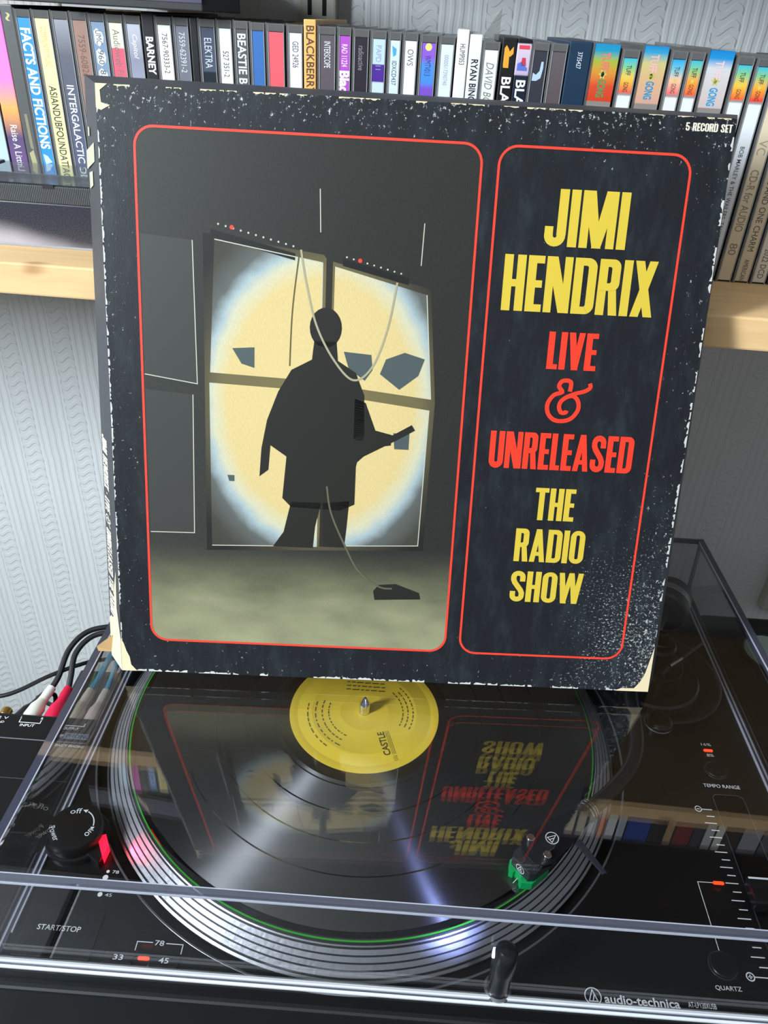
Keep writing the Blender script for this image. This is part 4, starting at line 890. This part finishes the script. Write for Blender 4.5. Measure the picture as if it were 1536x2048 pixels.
dm.build('picture_dots', mat('pale_picture_line', (186, 184, 164), 0.5), BX, kind='stuff')
for q in ((67, 255.2), (134, 242.0)): MB().flat(arc(q[0], q[1], 1.1, 0, 360, 12)[:-1], 0.19, B).build('picture_dot', m_redp, BX)
m_rip = mat('torn_print_grey', (70, 80, 78), 0.5); m_fig = mat('figure_shadow_print', (30, 28, 22), 0.45)
for q in ([(67, 194), (79, 195), (79, 184), (72, 186)], [(127, 195), (142, 194), (143, 186), (139, 180), (130, 186)], [(150, 192), (160, 196), (171, 193), (168, 184), (158, 176), (147, 184)], [(156, 152), (165, 152), (165, 143), (157, 143)], [(64, 124), (68, 124), (68, 120.5), (65, 120.5)]):
    MB().flat(q, 0.15, B).build('picture_tear', m_rip, BX)
# plain standing figure with an instrument
fg = MB()
hd_ = arc(117, 207, 8.6, 0, 360, 24, 10.5)[:-1]; fg.flat(hd_, 0.20, B)
fg.flat([(111, 200), (123, 200), (124, 190), (134, 184), (139, 172), (140, 150), (136, 132), (136, 110), (128, 106), (100, 107), (95, 112), (97, 136), (88, 142), (87, 128), (82, 124), (83, 140), (86, 156), (92, 172), (99, 184), (110, 190)], 0.20, B)
fg.flat([(100, 110), (117, 110), (114, 96), (113, 83), (90, 83), (96, 92)], 0.20, B); fg.flat([(118, 110), (133, 112), (132, 96), (131, 84), (119, 84)], 0.20, B)
fg.flat([(134, 170), (140, 168), (146, 153), (155, 151), (155, 145), (142, 143), (134, 148)], 0.20, B)
fg.flat([(120, 140), (134, 146), (156, 151), (166, 157), (168, 154), (158, 148), (140, 138), (132, 130), (120, 130)], 0.205, B)
fg.build('picture_figure', m_fig, BX)
def cable(P, wd, m): MB().stroke([tuple(p)[:2] for p in smoothpath([(a, b_, 0) for a, b_ in P], 8)], wd, 0.24, B).build('picture_cable', m, BX)
m_cb = mat('picture_cable_print', (160, 152, 120), 0.5)
cable([(103, 246), (106, 230), (112, 208), (122, 190), (133, 180), (143, 188), (150, 208), (154, 232)], 1.1, m_cb)
cable([(120, 120), (123, 104), (132, 84), (140, 70), (152, 61), (160, 60)], 1.0, mat('picture_cable_dim', (92, 88, 66), 0.5))
cable([(102, 243), (99, 215), (98, 186)], 0.7, mat('picture_cable_dark', (92, 80, 50), 0.5))
MB().flat([(149, 58), (152, 62), (162, 63), (176, 58), (177, 54), (150, 52.5)], 0.17, B).build('picture_pedal', m_fig, BX)
# spine: splayed strip along the left edge
def SPN(t, v, w_):
    q = EX*(-dl*K)-EN*20; nn = EZ.cross(q).normalized()*-1
    return B(0, v, 0)+q*t-nn*w_*-1
q_ = EX*(-dl*K)-EN*20; SNN = q_.cross(EZ).normalized()
if SNN.dot(Vector((12, -355, 403))-B(0, 150, 0)) < 0: SNN = -SNN
def SPN(t, v, w_): return B(0, v, 0)+q_*t+SNN*w_
sv, sf = heavy('JIMI HENDRIX . LIVE & UNRELEASED THE RADIO SHOW')
sv = [(q[0]+q[1]*0.25, q[1], q[2]) for q in sv]
MB().fit(sv, sf, lambda p, q, r: SPN(0.86-q, -p, 0.15), -141, -13, 0.0, 0.42).build('spine_lettering', mat('cream_cover_ink', (232, 222, 200), 0.5), BX)
m_cream2 = mat('bare_card', (224, 204, 164), 0.8); m_tan = mat('brown_card', (196, 160, 108), 0.85); m_worn = mat('worn_white_edge', (196, 194, 186), 0.8)
pt = MB(); pt.flat([(0.62, 297), (0.74, 297.5), (0.74, 302), (0.62, 301)], 0.15, SPN); pt.flat([(0.3, 284), (0.95, 282), (0.95, 291), (0.3, 293)], 0.15, SPN); pt.flat([(0.5, 273), (0.78, 272), (0.78, 280), (0.5, 280)], 0.15, SPN)
pt.build('spine_mark', mat('dull_cream_mark', (176, 170, 148), 0.7), BX)
random.seed(11)
def wear(p0, p1, F, side, amp, nm, m, dens=1.0, w_=0.12):
    mb = MB(); L = (Vector(p1)-Vector(p0)).length; d_ = (Vector(p1)-Vector(p0)).normalized(); n_ = Vector((-d_.y, d_.x))*side; t = 0
    while t < L-2:
        ln = random.uniform(2, 9)
        if random.random() < dens:
            k = max(3, int(ln/1.2)); A = [Vector(p0)+d_*min(L, t+ln*i/k) for i in range(k+1)]
            Bq = [a+n_*random.uniform(0.15, 1)*amp for a in A]
            for i in range(k): mb.poly([F(*A[i], w_), F(*A[i+1], w_), F(*Bq[i+1], w_), F(*Bq[i], w_)])
        t += ln+random.uniform(0, 2.0)
    mb.build(nm, m, BX, kind='stuff')
wear((0.2, 2), (0.2, BH-1), B, -1, 1.1, 'worn_edge', m_worn, 0.92)
wear((1, 0.1), (BW-1, 0.1), B, 1, 1.6, 'worn_edge', m_worn, 0.75)
wear((BW-0.2, 1), (BW-0.2, BH-2), B, 1, 1.5, 'worn_edge', m_worn, 0.55)
wear((2, BH-0.1), (BW-3, BH-0.1), B, -1, 0.9, 'worn_edge', m_cream2, 0.55)
MB().flat([(0, 0), (9, 0), (5.5, 4), (4.8, 9), (3, 13), (1.5, 18), (0, 21)], 0.2, B).build('torn_corner', m_cream2, BX)
MB().flat([(0, 0), (0.95, 0), (0.98, 26), (0.5, 30), (0.40, 50), (0.18, 62), (0.25, 38), (0.0, 20)], 0.22, SPN).build('torn_spine', m_cream2, BX)
MB().flat([(BW, 0), (BW-20, 0), (BW-17, 1.8), (BW-9, 2.0), (BW-6, 6), (BW-3.5, 12), (BW-1.6, 22), (BW, 30)], 0.2, B).build('torn_corner', m_cream2, BX)
MB().flat([(0, BH), (0, BH-11), (2.5, BH-12), (7, BH-9.6), (2.6, BH-8.5), (2.2, BH-3), (6, BH)], 0.2, B).build('torn_corner', m_cream2, BX)
# folded flap of brown card at the lower left corner
fl0 = B(-dl*0.95, 2.2, -19); 
MB().tri([fl0, fl0+EX*9+EZ*0.5+EN*10, fl0+EX*3.2+EZ*14+EN*5, fl0-EX*8.5+EZ*4+EN*2, fl0-EX*7.5+EZ*1+EN*2, fl0+EN*0.8, ],
         [(0, 1, 2), (0, 2, 3), (0, 3, 4)]).build('loose_flap', m_tan, BX)

# ------------------------------------------------------------------ phono preamp, leads, speaker
PA = empty('phono_preamp', (-253, -10, -100), 0, 'black phono preamp box with white lettering left of the record player', 'preamp')
m_pa = mat('black_steel_case', (17, 18, 20), 0.38)
MB().box(-318, -192, -62, 37, -99.9, -60).build('case', m_pa, PA, bevel=1.2)
m_pl = mat('grey_case_line', (120, 120, 130), 0.4)
MB().box(-317, -193, 13.2, 14.0, -59.98, -59.8).build('case_line', m_pl, PA); MB().box(-317, -193, -20.6, -20.1, -59.98, -59.8).build('case_line', mat('dim_case_line', (70, 74, 78), 0.4), PA)
PF = lambda x, y, z: (x, y, -59.78+z)
def pm(mb, nm='lettering'): mb.build(nm, m_print, PA)
pm(MB().text('INPUT', PF, -261.5, -250.5, 25.2, 27.6, 0, 0.01)); pm(MB().text('OUTPUT', PF, -228.5, -216.5, 25.2, 27.6, 0, 0.01))
pm(MB().text('L', PF, -264, -262.6, 32.6, 34.8)); pm(MB().text('R', PF, -248.4, -246.6, 32.6, 34.8)); pm(MB().text('GND', PF, -281, -274.4, 27, 29)); pm(MB().text('12 V', PF, -283, -273, 31, 33.4))
for x0_, x1_ in ((-263.4, -247.4), (-231, -213.6)):
    k = MB(); k.stroke([(x0_, 32), (x0_, 29), (x1_, 29), (x1_, 32)], 0.6, 0, PF); pm(k, 'bracket_mark')
pb = MB().box(-224.5, -203.5, 16.8, 22.0, -59.98, -59.7).build('name_plate', mat('grey_blue_plate', (120, 132, 146), 0.4), PA)
MB().text('PHONO', lambda x, y, z: (x, y, -59.62), -223.4, -204.6, 17.6, 21.2, 0, 0.02).build('lettering', mat('plate_dark_ink', (40, 46, 52), 0.5), PA)
pm(MB().text('PRE-AMP', PF, -236, -225.6, 17.4, 20.4)); pm(MB().text('COMPACT PHONO', PF, -236, -205, 9.2, 11.2))
def plug(x, y, z, c1, c2, dx, lab, nm):
    e = empty('phono_plug', (x, y, z), 0, lab, 'plug')
    d_ = Vector((dx, 1.0, 0.16)).normalized(); p = Vector((x, y+1.2, z))
    q = lambda t: p+d_*t
    MB().tube([q(0), q(3), q(12), q(16), q(19)], [5.6, 6.3, 6.0, 4.4, 3.8], 20).build('plug_body', mat('plug_'+nm, c1, 0.4), e, smooth=True)
    MB().tube([q(18.8), q(22), q(25), q(28), q(31.5)], [3.9, 3.7, 3.9, 3.6, 3.4], 16).build('strain_relief', mat('plug_sleeve_'+nm, c2, 0.45), e, smooth=True)
    return q(31.5)
a1 = plug(-262, 37, -68, (226, 224, 208), (236, 236, 230), 0.22, 'white plug in the preamp input socket', 'white')
a2 = plug(-245, 37, -68, (224, 30, 72), (214, 24, 66), 0.10, 'bright red plug in the preamp input socket', 'red')
a3 = plug(-229, 37, -68, (196, 180, 164), (204, 192, 178), 0.18, 'left beige plug in the preamp output, behind the cover', 'beige')
a4 = plug(-214, 37, -68, (196, 180, 164), (204, 192, 178), 0.10, 'right beige plug in the preamp output, behind the cover', 'beige')
a5 = plug(-272, 37, -72, (28, 28, 30), (34, 34, 36), 0.45, 'short black power plug beside the white plug', 'black')
e = empty('ground_terminal', (-281, 37, -70), 0, 'small brass ground terminal on the preamp back', 'terminal')
MB().lathe([(3.2, 0), (4.2, 1), (4.2, 7), (3.4, 8)], (-281, 37.6, -66), 20, axis=(0, 1, 0), cap=True).build('brass_nut', mat('brass', (186, 148, 78), 0.3, 0.8), e, smooth=True)
def lead(nm, P, r, m, lab):
    tag(MB().tube(smoothpath(P, 8), r, 10).build(nm, m, None, smooth=True, origin=tuple(P[0])), lab, 'cable')
m_rub = mat('black_rubber_lead', (30, 31, 33), 0.45); m_teal = mat('teal_lead', (38, 134, 160), 0.45)
lead('audio_lead', [a1, a1+Vector((3, 9, 5)), (-249, 96, -46), (-238, 112, -40), (-217, 124, -42), (-203, 150, -56), (-192, 196, -70), (-150, 214, -80)], 2.3, m_rub, 'black lead running from the white plug behind the record player')
lead('audio_lead', [a2, a2+Vector((0, 7, 6)), (-242, 92, -46), (-232, 107, -40), (-212, 118, -42), (-198, 146, -54), (-190, 192, -62), (-146, 208, -66)], 2.3, m_rub, 'black lead running from the red plug behind the record player')
lead('audio_lead', [a3, a3+Vector((3, 9, 4)), (-212, 100, -46), (-204, 118, -40), (-194, 150, -46), (-190, 186, -60), (-160, 220, -76)], 2.4, m_teal, 'teal lead from the left beige plug, seen through the cover')
lead('audio_lead', [a4, a4+Vector((1, 9, 4)), (-205, 98, -46), (-198, 115, -44), (-189, 140, -54), (-187, 182, -72), (-170, 192, -92)], 2.4, m_teal, 'teal lead from the right beige plug, seen through the cover')
lead('power_lead', [a5, a5+Vector((4, 3, -6)), (-262, 74, -90), (-280, 84, -93)], 1.8, m_rub, 'short black lead behind the white plug')
lead('power_lead', [(-372, 30, -62), (-330, 48, -61), (-287, 54, -60), (-258, 76, -57), (-236, 96, -60), (-210, 124, -74), (-206, 180, -90)], 1.7, m_rub, 'thin black lead crossing the wall at the left edge')
SPK = empty('speaker', (360, 70, -96), 0, 'black speaker lying right of the record player with pale cone', 'speaker')
sp_ = MB().box(296, 430, -60, 192, -95.9, -40).build('cabinet', mat('black_speaker_vinyl', (16, 17, 18), 0.35), SPK, bevel=4)
MB().lathe([(25, -39.9), (25, -38.6), (22.5, -38.2), (21.5, -39.0)], (342, 144, 0), 56).build('cone_surround', mat('black_rubber_surround', (20, 20, 21), 0.5), SPK, smooth=True)
MB().lathe([(21.6, -38.9), (16, -39.2), (8, -39.6), (0.01, -39.4)], (342, 144, 0), 48).build('cone', mat('pale_grey_green_cone', (150, 166, 156), 0.5), SPK, smooth=True)
